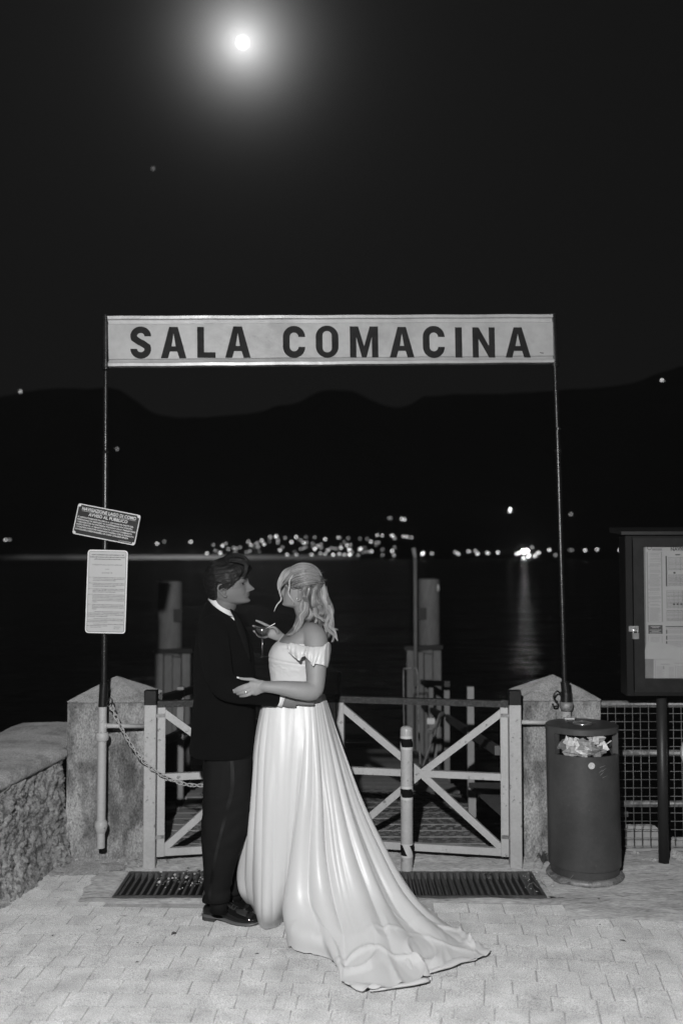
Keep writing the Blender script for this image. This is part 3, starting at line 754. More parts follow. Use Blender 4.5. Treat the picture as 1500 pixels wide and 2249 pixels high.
# tilted blue-black enamel notice
nd = LD - .045
TLn, TRn, BLn = at(170, 1104, nd), at(307.5, 1131, nd + .01), at(159, 1172, nd)
pt = thing('notice_plate', 'dark tilted enamel plate reading NAVIGAZIONE LAGO DI COMO on left pole', 'notice plate', at(232, 1150, nd))
P1 = Plate(BLn, TRn - TLn, TLn - BLn); W1 = (TRn - TLn).length; H1 = (TLn - BLn).length
b = MB(); P1.rrect(b, 0, W1, 0, H1, .016, -.004, 0); b.build('plate', mat('dark_enamel', .018, .5, spec=.2), pt, auto=30)
b = MB(); P1.rframe(b, .001, W1 - .001, .001, H1 - .001, .015, .0052, .0006)
for cx, cy in ((.010, .010), (W1 - .010, .010), (.010, H1 - .010), (W1 - .010, H1 - .010)):
    b.add([P1.p(cx + .0085 * math.cos(k * math.pi / 6), cy + .0085 * math.sin(k * math.pi / 6), .0009) for k in range(12)], [tuple(range(12))])
b.build('border', M_white, pt, sm=False)
b = MB()
k_ = .60
P1.text(b, 'NAVIGAZIONE LAGO DI COMO', .0250, W1 / 2 + .002, H1 - .0335, align='CENTER', fit=W1 * .86, bold=.0006)
P1.rect(b, .028, W1 - .024, H1 - .0385, H1 - .0372)
P1.text(b, 'AVVISO AL PUBBLICO', .0240, W1 / 2 + .002, H1 - .0600, align='CENTER', fit=W1 * .62, bold=.0006)
for i, s in enumerate(["E' ASSOLUTAMENTE PROIBITO A CHI NON FA PARTE DEL", 'PERSONALE DI SERVIZIO DI SOFFERMARSI SUI PONTILI', 'I VIAGGIATORI IN PARTENZA POSSONO SOLO TRANSITARVI', "DOPO FINITO LO SBARCO E DATO L'AVVISO D'IMBARCO.", 'I CONTRAVVENTORI SARANNO PASSIBILI DELLE PENALITA', 'IN VIGORE E RESPONSABILI DI OGNI CONSEGUENZA']):
    P1.text(b, s, .0118, .013, H1 - .0775 - i * .0135, fit=W1 * [.885, .875, .93, .89, .92, .84][i], bold=.0003)
P1.text(b, 'LA DIREZIONE', .0095, W1 - .092, .0095, fit=.068)
b.build('lettering', M_white, pt, sm=False)
MB().beam(at(215, 1115, nd + .012), at(250, 1122, nd + .012), .012, .004).build('bracket', M_steel, pt)

# white decree plate
TLn, TRn, BLn = at(190.5, 1207, nd), at(278.5, 1209, nd), at(187.5, 1390, nd)
pt = thing('notice_plate', 'tall white decree plate with fine print, lower of two on left pole', 'notice plate', at(232, 1300, nd))
P2 = Plate(BLn, TRn - TLn, TLn - BLn); W2 = (TRn - TLn).length; H2 = (TLn - BLn).length
b = MB(); P2.rrect(b, 0, W2, 0, H2, .018, -.004, 0); b.build('plate', mat('white_enamel', .46, .4, var=(8, .05)), pt, auto=30)
b = MB(); P2.rframe(b, .0004, W2 - .0004, .0004, H2 - .0004, .0176, .0065, .0005); b.build('border', mat('bright_white_enamel', .75, .4), pt, sm=False)
b = MB(); P2.rframe(b, .0072, W2 - .0072, .0072, H2 - .0072, .0115, .0022, .0006)
P2.text(b, 'DECRETO DEL PRESIDENTE DELLA GIUNTA REGIONALE N. 1 440', .0082, W2 / 2, H2 - .0300, align='CENTER', fit=W2 * .80, bold=.0003)
P2.text(b, 'Disciplina della navigazione e dell uso delle zone portuali ed attracchi', .0088, W2 / 2, H2 - .0420, align='CENTER', fit=W2 * .87, bold=.0003)
P2.text(b, 'pubblici nelle zone portuali della navigazione interna', .0088, W2 / 2, H2 - .0535, align='CENTER', fit=W2 * .66, bold=.0003)
P2.text(b, 'IL PRESIDENTE DELLA REGIONE LOMBARDIA', .0084, W2 / 2, H2 - .0850, align='CENTER', fit=W2 * .74)
P2.text(b, 'Omissis', .0080, W2 / 2, H2 - .1080, align='CENTER', xs=.9)
P2.text(b, 'D E C R E T A', .0095, W2 / 2, H2 - .1295, align='CENTER', xs=1.0, bold=.0002)
rows_ = [(.1545, 'ART. 1', ["E' vietato l'approdo nelle zone portuali ed e consentito nelle", 'zone riservate ai soli natanti per la navigazione interna, di', 'cui un raggio di 150 metri dalle opere stesse']),
         (.1860, 'ART. 2', ["E' vietato sostare con le unita nautiche in acqua entro il raggio di", '100 metri dai pontili ed ai punti di attracco delle unita di li-', 'nea e stazioni dei servizi di approdo e della banchina']),
         (.2175, 'ART. 3', ['La navigazione di passaggio fra traghetto stesso richiede di', 'tenere attenzione alle opere e all approdo delle zone portuali di', 'attesa, nei pontili previsti nelle acque']),
         (.2485, 'ART. 4', ["E' vietata la navigazione commerciale di unita non autorizzate", 'nelle zone dell approdo e del traffico, in presenza di bagnanti sulle', 'rive dai corpi natanti del natante. Il fatto che non comporti', 'di percorso e la sosta di cui alla presente, ovvero di approdo gli', 'esecutori autorizzati dal loro titolare non sono ed e agli attracchi', 'consentiti']),
         (.3035, 'ART. 5', ["E' fatto comunque obbligo di rispettare delle aree portuali ed in que-", 'gli spazi aperti di attraversamento e la circolazione nautica in prossimita', 'manutenzione dell approdo ed ai loro attracchi nei giorni', 'festivi'])]
for y, art, ls in rows_:
    P2.text(b, art, .0078, .0115, H2 - y, xs=.8)
    for i, s in enumerate(ls): P2.text(b, s, .0078, .034, H2 - y - i * .0081, fit=(W2 - .047) * (1 if i < len(ls) - 1 else (.72 if len(s) > 30 else .14)), bold=.00015)
for y, ls in [(.3420, ['I contravventori del presente ordinanza, amministrative nelle', 'sanzioni previste dall art. 1174 del codice della navigazione, nonche', 'se il fatto non costituisce reato piu grave e salvo la responsabilita per', 'eventuali conseguenze']), (.3810, ['Chiunque sia tenuto osservarla deve rendere il presente per-', 'che il presente decreto mediante affissione nelle opere portuali pubbli-', 'ci in ogni luogo pubblico lacuale dell approdo di competenza']), (.4110, ['Il provvedimento pubblicato nella parte pubblicata sul Bollet-', 'tino Ufficiale della Regione Lombardia'])]:
    for i, s in enumerate(ls): P2.text(b, s, .0078, .0105 + (.034 if i == 0 else 0), H2 - y - i * .0085, fit=(W2 - .023) * ((1 if i < len(ls) - 1 else .55)) - (.034 if i == 0 else 0), bold=.00015)
P2.text(b, 'Milano, 12 agosto 1987', .0078, .028, .030, xs=.8); P2.text(b, 'IL PRESIDENTE', .0078, W2 - .068, .033, xs=.8); P2.text(b, 'della Giunta', .0078, W2 - .065, .0245, xs=.8)
b.build('lettering', mat('decree_print', .06, .5), pt, sm=False)

# ================================================================== GATE
def z_at(py, D): return at(750, py, D).z
GD = 5.62
for side, px, lab in ((-1, 331.5, 'left square gate post with black painted top'), (1, 1130, 'right square gate post with black painted top')):
    x = at(px, 1700, GD).x; t = thing('gate_post', lab, 'gate post', (x, GD, 0), 'gate posts')
    zt = z_at(1516, GD)
    tp = .0
    MB().beam((x, GD, -.02), (x, GD, zt - .079), .067, .067, bev=.004).build('shaft', M_paint, t, auto=30)
    MB().beam((x, GD, zt - .079), (x, GD, zt), .069, .069, bev=.004).build('black_cap', M_black, t, auto=30)
    b = MB()
    for hz_ in (.80, .13):
        b.tube([(x - side * .040, GD, hz_), (x - side * .040, GD, hz_ + .08)], .006, 10)
    b.build('hinge', M_darkmetal, t)
def leaf(side, label):
    hx = at(345.5 if side < 0 else 1116.5, 1700, GD).x; H = Vector((hx, GD, 0)); mx = at(738, 1600, 5.82)
    E = Vector((mx.x - .004 * -side, 5.82, 0)) if side > 0 else Vector((mx.x - .006, 5.82, 0))
    d = (E - H); W = d.length; d.normalize(); nrm = d.cross(Vector((0, 0, 1)))
    if nrm.y > 0: nrm = -nrm
    P = Plate(H + nrm * 0, d, (0, 0, 1)); up = Vector((0, 0, 1)); q = lambda a, z: H + d * a + up * z
    t = thing('gate_leaf', label, 'gate', H, 'leaves of the pier gate')
    zt, zb = .918, .062; B = .044
    MB().beam(q(0, zt - .016), q(W, zt - .016), .036, .040, nrm).build('top_rail', M_blackrough, t, sm=False)
    for a in (B / 2, W - B / 2):
        MB().beam(q(a, zb), q(a, zt - .0345), B, .036, nrm, bev=.003).build('stile', M_paint, t, auto=30)
    MB().beam(q(B + .0005, zb + B / 2), q(W - B - .0005, zb + B / 2), B * .95, .034, nrm, bev=.002).build('bottom_rail', M_paint, t, auto=30)
    zm = (zt - .03 + zb + B) / 2
    ca, cz = W / 2, zm
    MB().beam(q(B + .0005, zm), q(W - B - .0005, zm), B * .86, .030, nrm).build('middle_rail', M_paint, t, sm=False)
    for (a0, z0_, a1, z1_) in ((B * .4, zt - .05, ca, cz), (W - B * .4, zt - .05, ca, cz), (B * .5, zb + B * .6, ca, cz), (W - B * .5, zb + B * .6, ca, cz)):
        MB().beam(q(a0, z0_), q(a1, z1_), B * .88, .024 + RND.uniform(0, .001), nrm).build('brace', M_paint, t, sm=False)
    for z_ in (.84, .17):
        MB().beam(q(-.014, z_) + nrm * .0195, q(.040, z_) + nrm * .0195, .020, .005, nrm).build('hinge_strap', M_galv, t, sm=False)
    if side > 0:
        MB().beam(q(W - .006, zt - .005), q(W - .05, zt - .005), .010, .02, nrm).beam(q(-.01, zt - .0), q(.035, zt + .004), .006, .03, nrm).build('latch', M_darkmetal, t, sm=False)
    return t
leaf(-1, 'left leaf of the low cross-braced gate, half hidden behind the man')
leaf(1, 'right leaf of the low cross-braced gate behind the striped bollard')

# ---- chain from the left pole
cA = at(246, 1552, LD - .005); cB = at(452, 1725, 5.60); cC = Vector((at(738, 1690, 5.80).x - .01, 5.75, at(738, 1640, 5.8).z))
def cat(p):
    return p
pts = [cA, at(262, 1588, 5.51), at(290, 1638, 5.52), at(322, 1678, 5.53), at(362, 1705, 5.55), at(405, 1722, 5.57), at(450, 1725, 5.60), at(510, 1722, 5.62), at(600, 1700, 5.66), cC]
CH = catmull(pts, 400); Lc = np.concatenate([[0], np.cumsum(np.linalg.norm(np.diff(CH, axis=0), axis=1))])
ch = thing('chain', 'twisted link chain sagging from the left pole across the gate', 'chain', cA)
lk = MB(); rl = []
NL = 14
for i in range(NL):
    a = 2 * math.pi * i / NL; x = .0200 * math.cos(a); y = .0100 * math.sin(a) * (1 if abs(math.cos(a)) < .8 else .9); z = .0028 * math.sin(2 * a)
    tx = Vector((-.0155 * math.sin(a), .0078 * math.cos(a), 0)).normalized(); nn = Vector((tx.y, -tx.x, 0))
    rl.append([Vector((x, y, z)) + nn * .0034 * math.cos(b2) + Vector((0, 0, 1)) * .0034 * math.sin(b2) for b2 in (0, math.pi / 2.5, 2 * math.pi / 2.5, 3 * math.pi / 2.5, 4 * math.pi / 2.5)])
vs = [v for r in rl for v in r]; fs = [(i * 5 + k, i * 5 + (k + 1) % 5, ((i + 1) % NL) * 5 + (k + 1) % 5, ((i + 1) % NL) * 5 + k) for i in range(NL) for k in range(5)]
lme = MB().add(vs, fs).mesh('link'); lme.materials.append(M_paint); lme.shade_smooth()
s = .008; k = 0
while s < Lc[-1]:
    p_ = Vector([np.interp(s, Lc, CH[:, j]) for j in range(3)]); p2 = Vector([np.interp(s + .01, Lc, CH[:, j]) for j in range(3)])
    o = bpy.data.objects.new('link', lme); COL.objects.link(o); o.parent = ch
    o.location = p_ - ch.location
    qt = (p2 - p_).to_track_quat('X', 'Z'); o.rotation_mode = 'QUATERNION'
    from mathutils import Quaternion
    o.rotation_quaternion = qt @ Quaternion((1, 0, 0), math.radians(45 + 90 * (k % 2) + RND.uniform(-14, 14)))
    s += .0290; k += 1

# ---- bollard
BX, BD = at(893, 1750, 5.57).x, 5.57
t = thing('bollard', 'slim pale tube bollard with black and white tape in front of the gate', 'bollard', (BX, BD, 0))
r_ = .0335; ztop = z_at(1594, BD)
pf = [(r_, -.02), (r_ * 1.0, ztop - .068), (r_ * .97, ztop - .067)]
MB().lathe(pf, (BX, BD, 0), 32).build('tube', M_paint, t, auto=40)
MB().lathe([(r_ * 1.03, ztop - .065), (r_ * 1.03, ztop - .020), (r_ * .93, ztop - .009), (r_ * .55, ztop - .001), (0.001, ztop)], (BX, BD, 0), 32).build('cap', mat('bollard_cap', .42, .3, spec=.5), t, auto=50)
for zc, dirn, blk in ((z_at(1630, BD), 1, True), (z_at(1740, BD), 1, True), (z_at(1866, BD), 1, False)):
    hh = .037
    band = MB(); dark = MB(); n = 48; rings = []
    for i in range(9):
        z = zc - hh + 2 * hh * i / 8; rings.append([(BX + (r_ + .0012) * math.cos(2 * math.pi * k / n), BD + (r_ + .0012) * math.sin(2 * math.pi * k / n), z) for k in range(n)])
    band.loft(rings, cap=False).build('white_tape', M_white, t)
    # slanting black patches
    for c0, wdt in (((-90 if blk else -145), 70 if blk else 32), ((90 if blk else 30), 70), ((-20 if not blk else 999), 26)):
        if c0 == 999: continue
        vs = []; m1 = 14
        for i in range(7):
            f = i / 6; z = zc - hh * .62 + 2 * hh * .62 * f if blk else zc - hh * .7 + hh * 1.5 * f
            sh = (.5 - f) * 46
            for k2 in range(m1 + 1):
                a = math.radians(c0 + max(-wdt, min(wdt, -wdt + 2 * wdt * k2 / m1)) + sh)
                vs.append((BX + (r_ + .0022) * math.cos(a), BD + (r_ + .0022) * math.sin(a), z))
        dark.add(vs, [(i * (m1 + 1) + k2, i * (m1 + 1) + k2 + 1, (i + 1) * (m1 + 1) + k2 + 1, (i + 1) * (m1 + 1) + k2) for i in range(6) for k2 in range(m1)])
    dark.build('black_tape', M_black2, t)

# ---- litter bin
BNX, BND = 1.315, 5.47; R = .193
t = thing('litter_bin', 'round dark metal litter bin stuffed with rubbish, beside the right pier', 'litter bin', (BNX, BND, 0))
zt = .818; zo0, zo1 = z_at(1664, BND - R), z_at(1617, BND - R)
n = 72
def bx(z): return BNX - .010 * (z / .82)
def cyl(b, zs, rad, a0=0, a1=360, nn=n, inner=None):
    closed = abs(a1 - a0) >= 360
    rings = [[(bx(z) + rad * math.cos(math.radians(lerp(a0, a1, k / nn))), BND + rad * math.sin(math.radians(lerp(a0, a1, k / nn))), z) for k in range(nn + (0 if closed else 1))] for z in zs]
    b.loft(rings, cap=False, close=closed)
b = MB()
cyl(b, [.075, .30, .55, zo0], R); cyl(b, [zo1, zt - .030], R)
oa0, oa1 = -90 - 60, -90 + 62
cyl(b, [zo0, zo1], R, oa1, oa0 + 360, 48)
for z, s_ in ((zo0, 1), (zo1, -1)):      # lips of the slot
    cyl(b, [z, z + .001 * s_], R - .008, oa0, oa1, 30)
    rings = [[(bx(z) + rr3 * math.cos(math.radians(lerp(oa0, oa1, k / 30))), BND + rr3 * math.sin(math.radians(lerp(oa0, oa1, k / 30))), z) for k in range(31)] for rr3 in (R, R - .012)]
    b.loft(rings, cap=False, close=False)
for a in (oa0, oa1):
    ca, sa = math.cos(math.radians(a)), math.sin(math.radians(a))
    b.add([(BNX - .008 + R * ca, BND + R * sa, zo0), (BNX - .008 + (R - .03) * ca, BND + (R - .03) * sa, zo0), (BNX - .008 + (R - .03) * ca, BND + (R - .03) * sa, zo1), (BNX - .008 + R * ca, BND + R * sa, zo1)], [(0, 1, 2, 3)])
b.build('body', M_bin, t, auto=35)
MB().lathe([(R + .0015, zt - .032), (R + .0015, zt - .006), (R - .004, zt - .001), (R - .012, zt + .0), (.14, zt + .002), (.075, zt + .003), (.073, zt - .006), (.001, zt - .006)], (bx(zt), BND, 0), 72, cap=False).build('lid', M_bin, t, auto=35)
MB().lathe([(R - .012, .02), (R - .012, .076), (R - .001, .078)], (BNX, BND, 0), 60, cap=False).build('foot', M_bin, t, auto=35)
MB().lathe([(R + .004, -.01), (R + .012, .004), (R + .014, .016), (R + .006, .030), (R - .018, .034), (R - .03, .02)], (BNX, BND, 0), 60, cap=False).build('base_ring', M_galv, t)
b = MB()
cyl(b, [zo0 - .02, zo1 + .01], R - .055, oa0 - 10, oa1 + 10, 30); b.build('liner', M_black2, t)
cy, cz_ = BND + .0, zt + .004
b = MB(); b.lathe([(.045, 0), (.052, .006), (.050, .011), (.032, .012), (.028, .006)], (BNX - .01, BND - .02, zt - .003), 30, cap=False); b.build('ashtray', M_steel, t)
MB().box(BNX - .075, BNX - .020, BND + .115, BND + .14, zt + .003, zt + .012).build('hinge_plate', M_white, t, sm=False)
st = Vector((bx(.7) + 0.006, 0, z_at(1682, BND - R))); an = math.radians(-89)
b = MB(); cc = [Vector((bx(.7) + (R + .001) * math.cos(an + (.0175 * math.cos(k * math.pi / 10)) / R), BND + (R + .001) * math.sin(an + (.0175 * math.cos(k * math.pi / 10)) / R), st.z + .0175 * math.sin(k * math.pi / 10))) for k in range(20)]
b.add(cc, [tuple(range(20))]); b.build('sticker', mat('pale_sticker', .55, .5, var=(160, .35)), t, sm=False)
b = MB()
for k, (px, py, l, a) in enumerate([(1302, 1688, 14, .3), (1306, 1697, 12, .6), (1303, 1705, 9, .9), (1308, 1711, 14, .35), (1300, 1700, 8, 1.0)]):
    aa = (px - 1284) / F * 5.26 / R; th = math.radians(-89) + aa; z = z_at(py, 5.26)
    p0 = Vector((bx(z) + (R + .0007) * math.cos(th), BND + (R + .0007) * math.sin(th), z)); th2 = th + l * .0024 / R
    p1 = Vector((bx(z) + (R + .0007) * math.cos(th2), BND + (R + .0007) * math.sin(th2), z + a * l * .0022)); b.beam(p0, p1, .0022, .0006)
b.build('scratches', M_galv, t)
# rubbish seen through the slot, every piece its own thing
rub = [('crumpled_receipt', 'crumpled receipt paper low at the right end of the bin slot', 'paper', -72, .026, 'ball'), ('food_wrapper', 'pale food wrapper under the napkin at the left of the bin slot', 'wrapper', -118, .030, 'ball'), ('crumpled_napkin', 'crumpled pale napkin at the left end of the bin slot', 'napkin', -124, .033, 'ball'), ('paper_cup', 'bright crushed carton tilted at the right of the bin slot', 'carton', -62, .040, 'box'), ('plastic_wrapper', 'glossy crumpled plastic wrapper in the middle of the bin slot', 'wrapper', -92, .036, 'ball'),
       ('crumpled_paper', 'folded white paper scrap in the bin slot left of the wrapper', 'paper', -108, .034, 'box'), ('plastic_bag', 'pale plastic bag bulging low in the middle of the bin slot', 'bag', -100, .030, 'ball'), ('drinking_straw', 'white drinking straw sticking out at the right of the bin slot', 'straw', -50, .02, 'straw'),
       ('crumpled_tissue', 'soft tissue wad just under the top edge of the bin slot', 'tissue', -76, .030, 'ball'), ('grey_wrapper', 'grey translucent wrapper at the far left of the bin slot', 'wrapper', -136, .028, 'ball')]
M_rub = [mat('rubbish_%d' % i, g_, r_2, spec=.5, var=(60, .3), bump=(90, .5, .004)) for i, (g_, r_2) in enumerate(((.22, .6), (.35, .5), (.62, .6), (.7, .5), (.28, .2), (.66, .5), (.40, .3), (.7, .4), (.5, .7), (.16, .2)))]
for i, (nm, lab, cat_, ang_, sz, kind) in enumerate(rub):
    a = math.radians(ang_); rad = R - .035; zc = lerp(zo0, zo1, [.2, .25, .55, .42, .45, .55, .22, .55, .82, .45][i])
    c = Vector((BNX - .008 + rad * math.cos(a), BND + rad * math.sin(a), zc)); b = MB()
    if kind == 'ball':
        b.ball((0, 0, 0), sz * 1.15, 9, 7, (1.25, .8, .95)); b.v = [tuple(Vector(v) * (1 + .9 * noise.noise(Vector(v) * 60 + Vector((i * 9, 0, 0))))) for v in b.v]
    elif kind == 'box':
        b.beam((-sz * .55, 0, -sz * .3), (sz * .55, 0, sz * .25), sz * 1.35, sz * .5, bev=.002); b.v = [tuple(Vector(v) * (1 + .12 * noise.noise(Vector(v) * 60))) for v in b.v]
    else: b.tube([(-.01, .02, -.02), (.02, -.02, .018)], .0028, 8)
    o = b.build(nm, M_rub[i], sm=False, auto=None); o.location = c; tag(o, lab, cat_)

# ================================================================== MESH FENCE
FD = 5.87
t = thing('mesh_fence', 'galvanised pipe railing with wire mesh right of the bin', 'fence', (1.7, FD, 0))
x0f, x1f = at(1262, 1540, FD).x, 3.2
for i, (py, r3) in enumerate(((1548, .0205), (1656, .0190), (1768, .0190))):
    z = z_at(py, FD); xs_ = at(1252 if i == 0 else 1300, py, FD).x
    MB().tube([(xs_, FD + .03, z), (x1f, FD + .03, z)], r3, 14).build('pipe_rail', M_galv, t)
b = None
for i in range(5):
    pass
src = None
zt_, zb_ = z_at(1548, FD) + .0, .045
for k in range(40):
    x = x0f + k * .0478
    if .485 < x - x0f < .545: continue
    if src is None: src = MB().tube([(x, FD, zb_), (x, FD, zt_)], .0022, 5).build('wire', M_wire, t); xs0 = x
    else: share(src, 'wire', t, src.location + Vector((x - xs0, 0, 0)), rot=(0, RND.uniform(-.004, .004), 0))
src = None
for k in range(18):
    z = zt_ - .002 - k * .0478
    if z < .04: break
    for xa, xb in ((x0f - .01, x0f + .482), (x0f + .548, x1f)):
        MB().tube([(xa, FD - .0045, z), (xb, FD - .0045, z + RND.uniform(-.001, .001))], .0021, 5).build('wire', M_wire, t)
bx0, bx1 = at(1386, 1850, 5.93).x, at(1449, 1850, 5.93).x
b = MB(); b.beam(((bx0 + bx1) / 2, 6.03, -.03), ((bx0 + bx1) / 2, 6.03, z_at(1826, 5.95)), bx1 - bx0 + .03, .15, bev=.018)
tag(b.build('stone_block', M_plaster, auto=30), 'pale stone block at the foot of the mesh fence, behind the wires', 'stone block')
b = MB(); b.beam((bx1 + .25, 6.0, -.03), (bx1 + .25, 6.0, .045), .36, .12, bev=.015)
tag(b.build('kerb_stone', M_plaster, auto=30), 'low kerb stone at the fence foot right of the notice board post', 'kerb stone')

# ================================================================== NOTICE BOARD
ND = 5.56
nb = thing('notice_board', 'dark glazed notice cabinet with ferry timetable on a post, right edge', 'notice board', (at(1454, 1880, ND + .1).x, ND + .1, 0))
X = lambda px: at(px, 1350, ND).x
Z = lambda py: z_at(py, ND)
xl, xr = X(1371), X(1371) + .78; zt_, zb_ = Z(1176), Z(1527)
px_ = at(1454, 1700, ND + .12).x
MB().tube([(px_, ND + .12, -.03), (px_, ND + .12, zb_ + .05)], .0285, 24).build('post', M_post, nb)
MB().box(xl + .002, xr - .002, ND + .012, ND + .10, zb_ + .002, zt_ - .002).build('case', M_board, nb, sm=False)
fw = .040
b = MB(); b.beam((xl + fw / 2, ND, zb_), (xl + fw / 2, ND, zt_), fw, .05, bev=.003); b.beam((xr - fw / 2, ND, zb_), (xr - fw / 2, ND, zt_), fw, .05, bev=.003)
b.beam((xl + fw, ND + .001, zt_ - .014), (xr - fw, ND + .001, zt_ - .014), .028, .048); b.beam((xl + fw, ND + .001, zb_ + .014), (xr - fw, ND + .001, zb_ + .014), .028, .048); b.build('outer_frame', M_board, nb, sm=False)
# door frame
dl, dr, dt, db = X(1388), xr - .045, Z(1182), Z(1519); gl, gr_, gt, gb = X(1410.5), xr - .10, Z(1200.5), Z(1490)
b = MB(); yd = ND - .006
b.beam(((dl + gl) / 2, yd, db), ((dl + gl) / 2, yd, dt), gl - dl, .045); b.beam(((dr + gr_) / 2, yd, db), ((dr + gr_) / 2, yd, dt), dr - gr_, .045)
b.beam((gl, yd + .0005, (gt + dt) / 2), (gr_, yd + .0005, (gt + dt) / 2), dt - gt, .0445); b.beam((gl, yd + .0005, (gb + db) / 2), (gr_, yd + .0005, (gb + db) / 2), gb - db, .0445)
b.build('door_frame', mat('board_door_paint', .012, .5, spec=.3, var=(20, .4), bump=(90, .3, .002), rvar=.3), nb, sm=False)
b = MB(); b.add([(X(1357), ND - .08, Z(1168)), (xr + .03, ND - .08, Z(1168)), (xr + .03, ND + .16, Z(1168) + .03), (X(1357), ND + .16, Z(1168) + .03)] + [(X(1357), ND - .08, Z(1175)), (xr + .03, ND - .08, Z(1175)), (xr + .03, ND + .16, Z(1175) + .02), (X(1357), ND + .16, Z(1175) + .02)], [(0, 1, 2, 3), (7, 6, 5, 4), (0, 4, 5, 1), (1, 5, 6, 2), (2, 6, 7, 3), (3, 7, 4, 0)])
b.build('roof', M_darkmetal, nb, sm=False)
yb = ND + .007
MB().add([(gl - .01, yb, gb - .01), (gr_ + .01, yb, gb - .01), (gr_ + .01, yb, gt + .01), (gl - .01, yb, gt + .01)], [(0, 1, 2, 3)]).build('backboard', M_back, nb, sm=False)
# hasp, with the padlock a thing of its own
hx_, hz1 = X(1386), Z(1380)
MB().box(X(1376), X(1397), ND - .033, ND - .0305, Z(1386), Z(1374)).build('hasp', mat('worn_steel', .45, .35, metal=.7, var=(160, .5)), nb, sm=False)
lk_ = thing('padlock', 'bright steel padlock hanging from the hasp of the notice board', 'padlock', (X(1389), ND - .045, Z(1401)))
pc = (X(1389), ND - .045)
MB().beam((pc[0], pc[1], Z(1402)), (pc[0], pc[1], Z(1389)), .037, .018, bev=.004).build('body', M_steel, lk_, auto=30)
MB().tube([(pc[0] - .012, pc[1], Z(1390)), (pc[0] - .012, pc[1], Z(1384)), (pc[0] - .008, pc[1], Z(1381)), (pc[0], pc[1], Z(1379.5)), (pc[0] + .008, pc[1], Z(1381)), (pc[0] + .012, pc[1], Z(1384)), (pc[0] + .012, pc[1], Z(1390))], .0028, 8, 24).build('shackle', M_steel, lk_)
# timetable sheet, curling at its lower left corner
ys = yb - .004
def PB(px, py, off=0.0): 
    p_ = at(px, py, ys - off); return Vector((p_.x, ys - off, p_.z))
b = MB(); nx_, nz_ = 10, 24; vs = []
for j in range(nz_ + 1):
    for i in range(nx_ + 1):
        v_ = j / nz_; u_ = i / nx_; py = lerp(1197, 1447, v_); xl_ = 1416.5 + 2.5 * v_ - 9 * max(0, (v_ - .86) / .14) ** 1.3 * (1)
        curl = .010 * max(0, (v_ - .8) / .2) ** 2 * max(0, 1 - u_ * 2.2)
        vs.append(PB(lerp(xl_, 1640, u_), py + (u_ * 7) * v_, curl))
b.add(vs, [(j * (nx_ + 1) + i, j * (nx_ + 1) + i + 1, (j + 1) * (nx_ + 1) + i + 1, (j + 1) * (nx_ + 1) + i) for j in range(nz_) for i in range(nx_)])
ts = thing('timetable_poster', 'printed ferry timetable headed NAVIGAZIONE behind the cabinet glass', 'poster', PB(1420, 1440)); b.build('sheet', M_paper, ts)
P3 = Plate(PB(0, 0, .0012), (1, 0, 0), (0, 0, 1)); o3 = P3.o
k3 = ys / F
def pr(mb, x0, x1, y0, y1):  # rectangle in print coordinates
    a_, c_2 = PB(x0, y1, .0006), PB(x1, y0, .0006); mb.add([a_, (c_2.x, a_.y, a_.z), c_2, (a_.x, a_.y, c_2.z)], [(0, 1, 2, 3)])
ink = MB(); pale = MB()
for x0, x1, y0, y1 in ((1421, 1452, 1212, 1212.6), (1421, 1421.6, 1212, 1366), (1452.4, 1453, 1212, 1366), (1421, 1453, 1366, 1366.6), (1422.5, 1453.5, 1396, 1396.5), (1422.5, 1423, 1396, 1437), (1453, 1453.5, 1396, 1437), (1422.5, 1453.5, 1437, 1437.5)): pr(pale, x0, x1, y0, y1)
for y in np.arange(1215, 1364, 1.9):
    if RND.random() < .82: pr(pale, 1425.5, 1451 - RND.random() * 6, y, y + .75)
for y in np.arange(1399, 1435, 2.1): pr(pale, 1428, 1449 - RND.random() * 4, y, y + .7)
pr(ink, 1423, 1454, 1373, 1392)
ink2 = MB()
for y, a_, c_2 in ((1375.3, 1428, 1449), (1378, 1431, 1446), (1383.2, 1426, 1451), (1386.3, 1430, 1447), (1389.4, 1426, 1451)):
    q = PB(a_, y + 1.2, .0012), PB(c_2, y, .0012); ink2.add([q[0], (q[1].x, q[0].y, q[0].z), q[1], (q[0].x, q[0].y, q[1].z)], [(0, 1, 2, 3)])
pr(ink, 1461.5, 1463.6, 1221, 1288)
for x0, ya, yb2, x1 in ((1467, 1224, 1252, 1640), (1467, 1262, 1288, 1640), (1463, 1296, 1336, 1640), (1463, 1340, 1364, 1640)):
    for y in np.arange(ya, yb2, 1.55): pr(pale if RND.random() < .35 else ink, x0, x1, y, y + .42)
    for x in (x0, *np.arange(x0 + 16, 1640, 9.5)): pr(pale, x, x + .45, ya, yb2)
pr(ink, 1461, 1640, 1375, 1377); pr(ink, 1461, 1640, 1379, 1379.6)
for ya, yb2 in ((1383, 1392), (1396, 1405), (1408, 1422), (1426, 1438)):
    pr(ink, 1462, 1464.6, ya, yb2)
    for y in np.arange(ya, yb2, 1.8): pr(pale, 1466, 1640, y, y + .6)
for x in (1477, 1485, 1493, 1501, 1509): pr(ink, x, x + 4.5, 1325, 1329)
pr(ink, 1478, 1482.5, 1256, 1260); pr(ink, 1482, 1493, 1217, 1219.5)
for y in (1244, 1274, 1278, 1281, 1294, 1302, 1312, 1323, 1333): pr(ink, 1423.6, 1425, y, y + 1)
pr(ink, 1424, 1426, 1435, 1437)
for y in (1205, 1207.4): pr(ink, 1431, 1453, y, y + 1.2)
a_ = PB(1425, 1203, .0007)
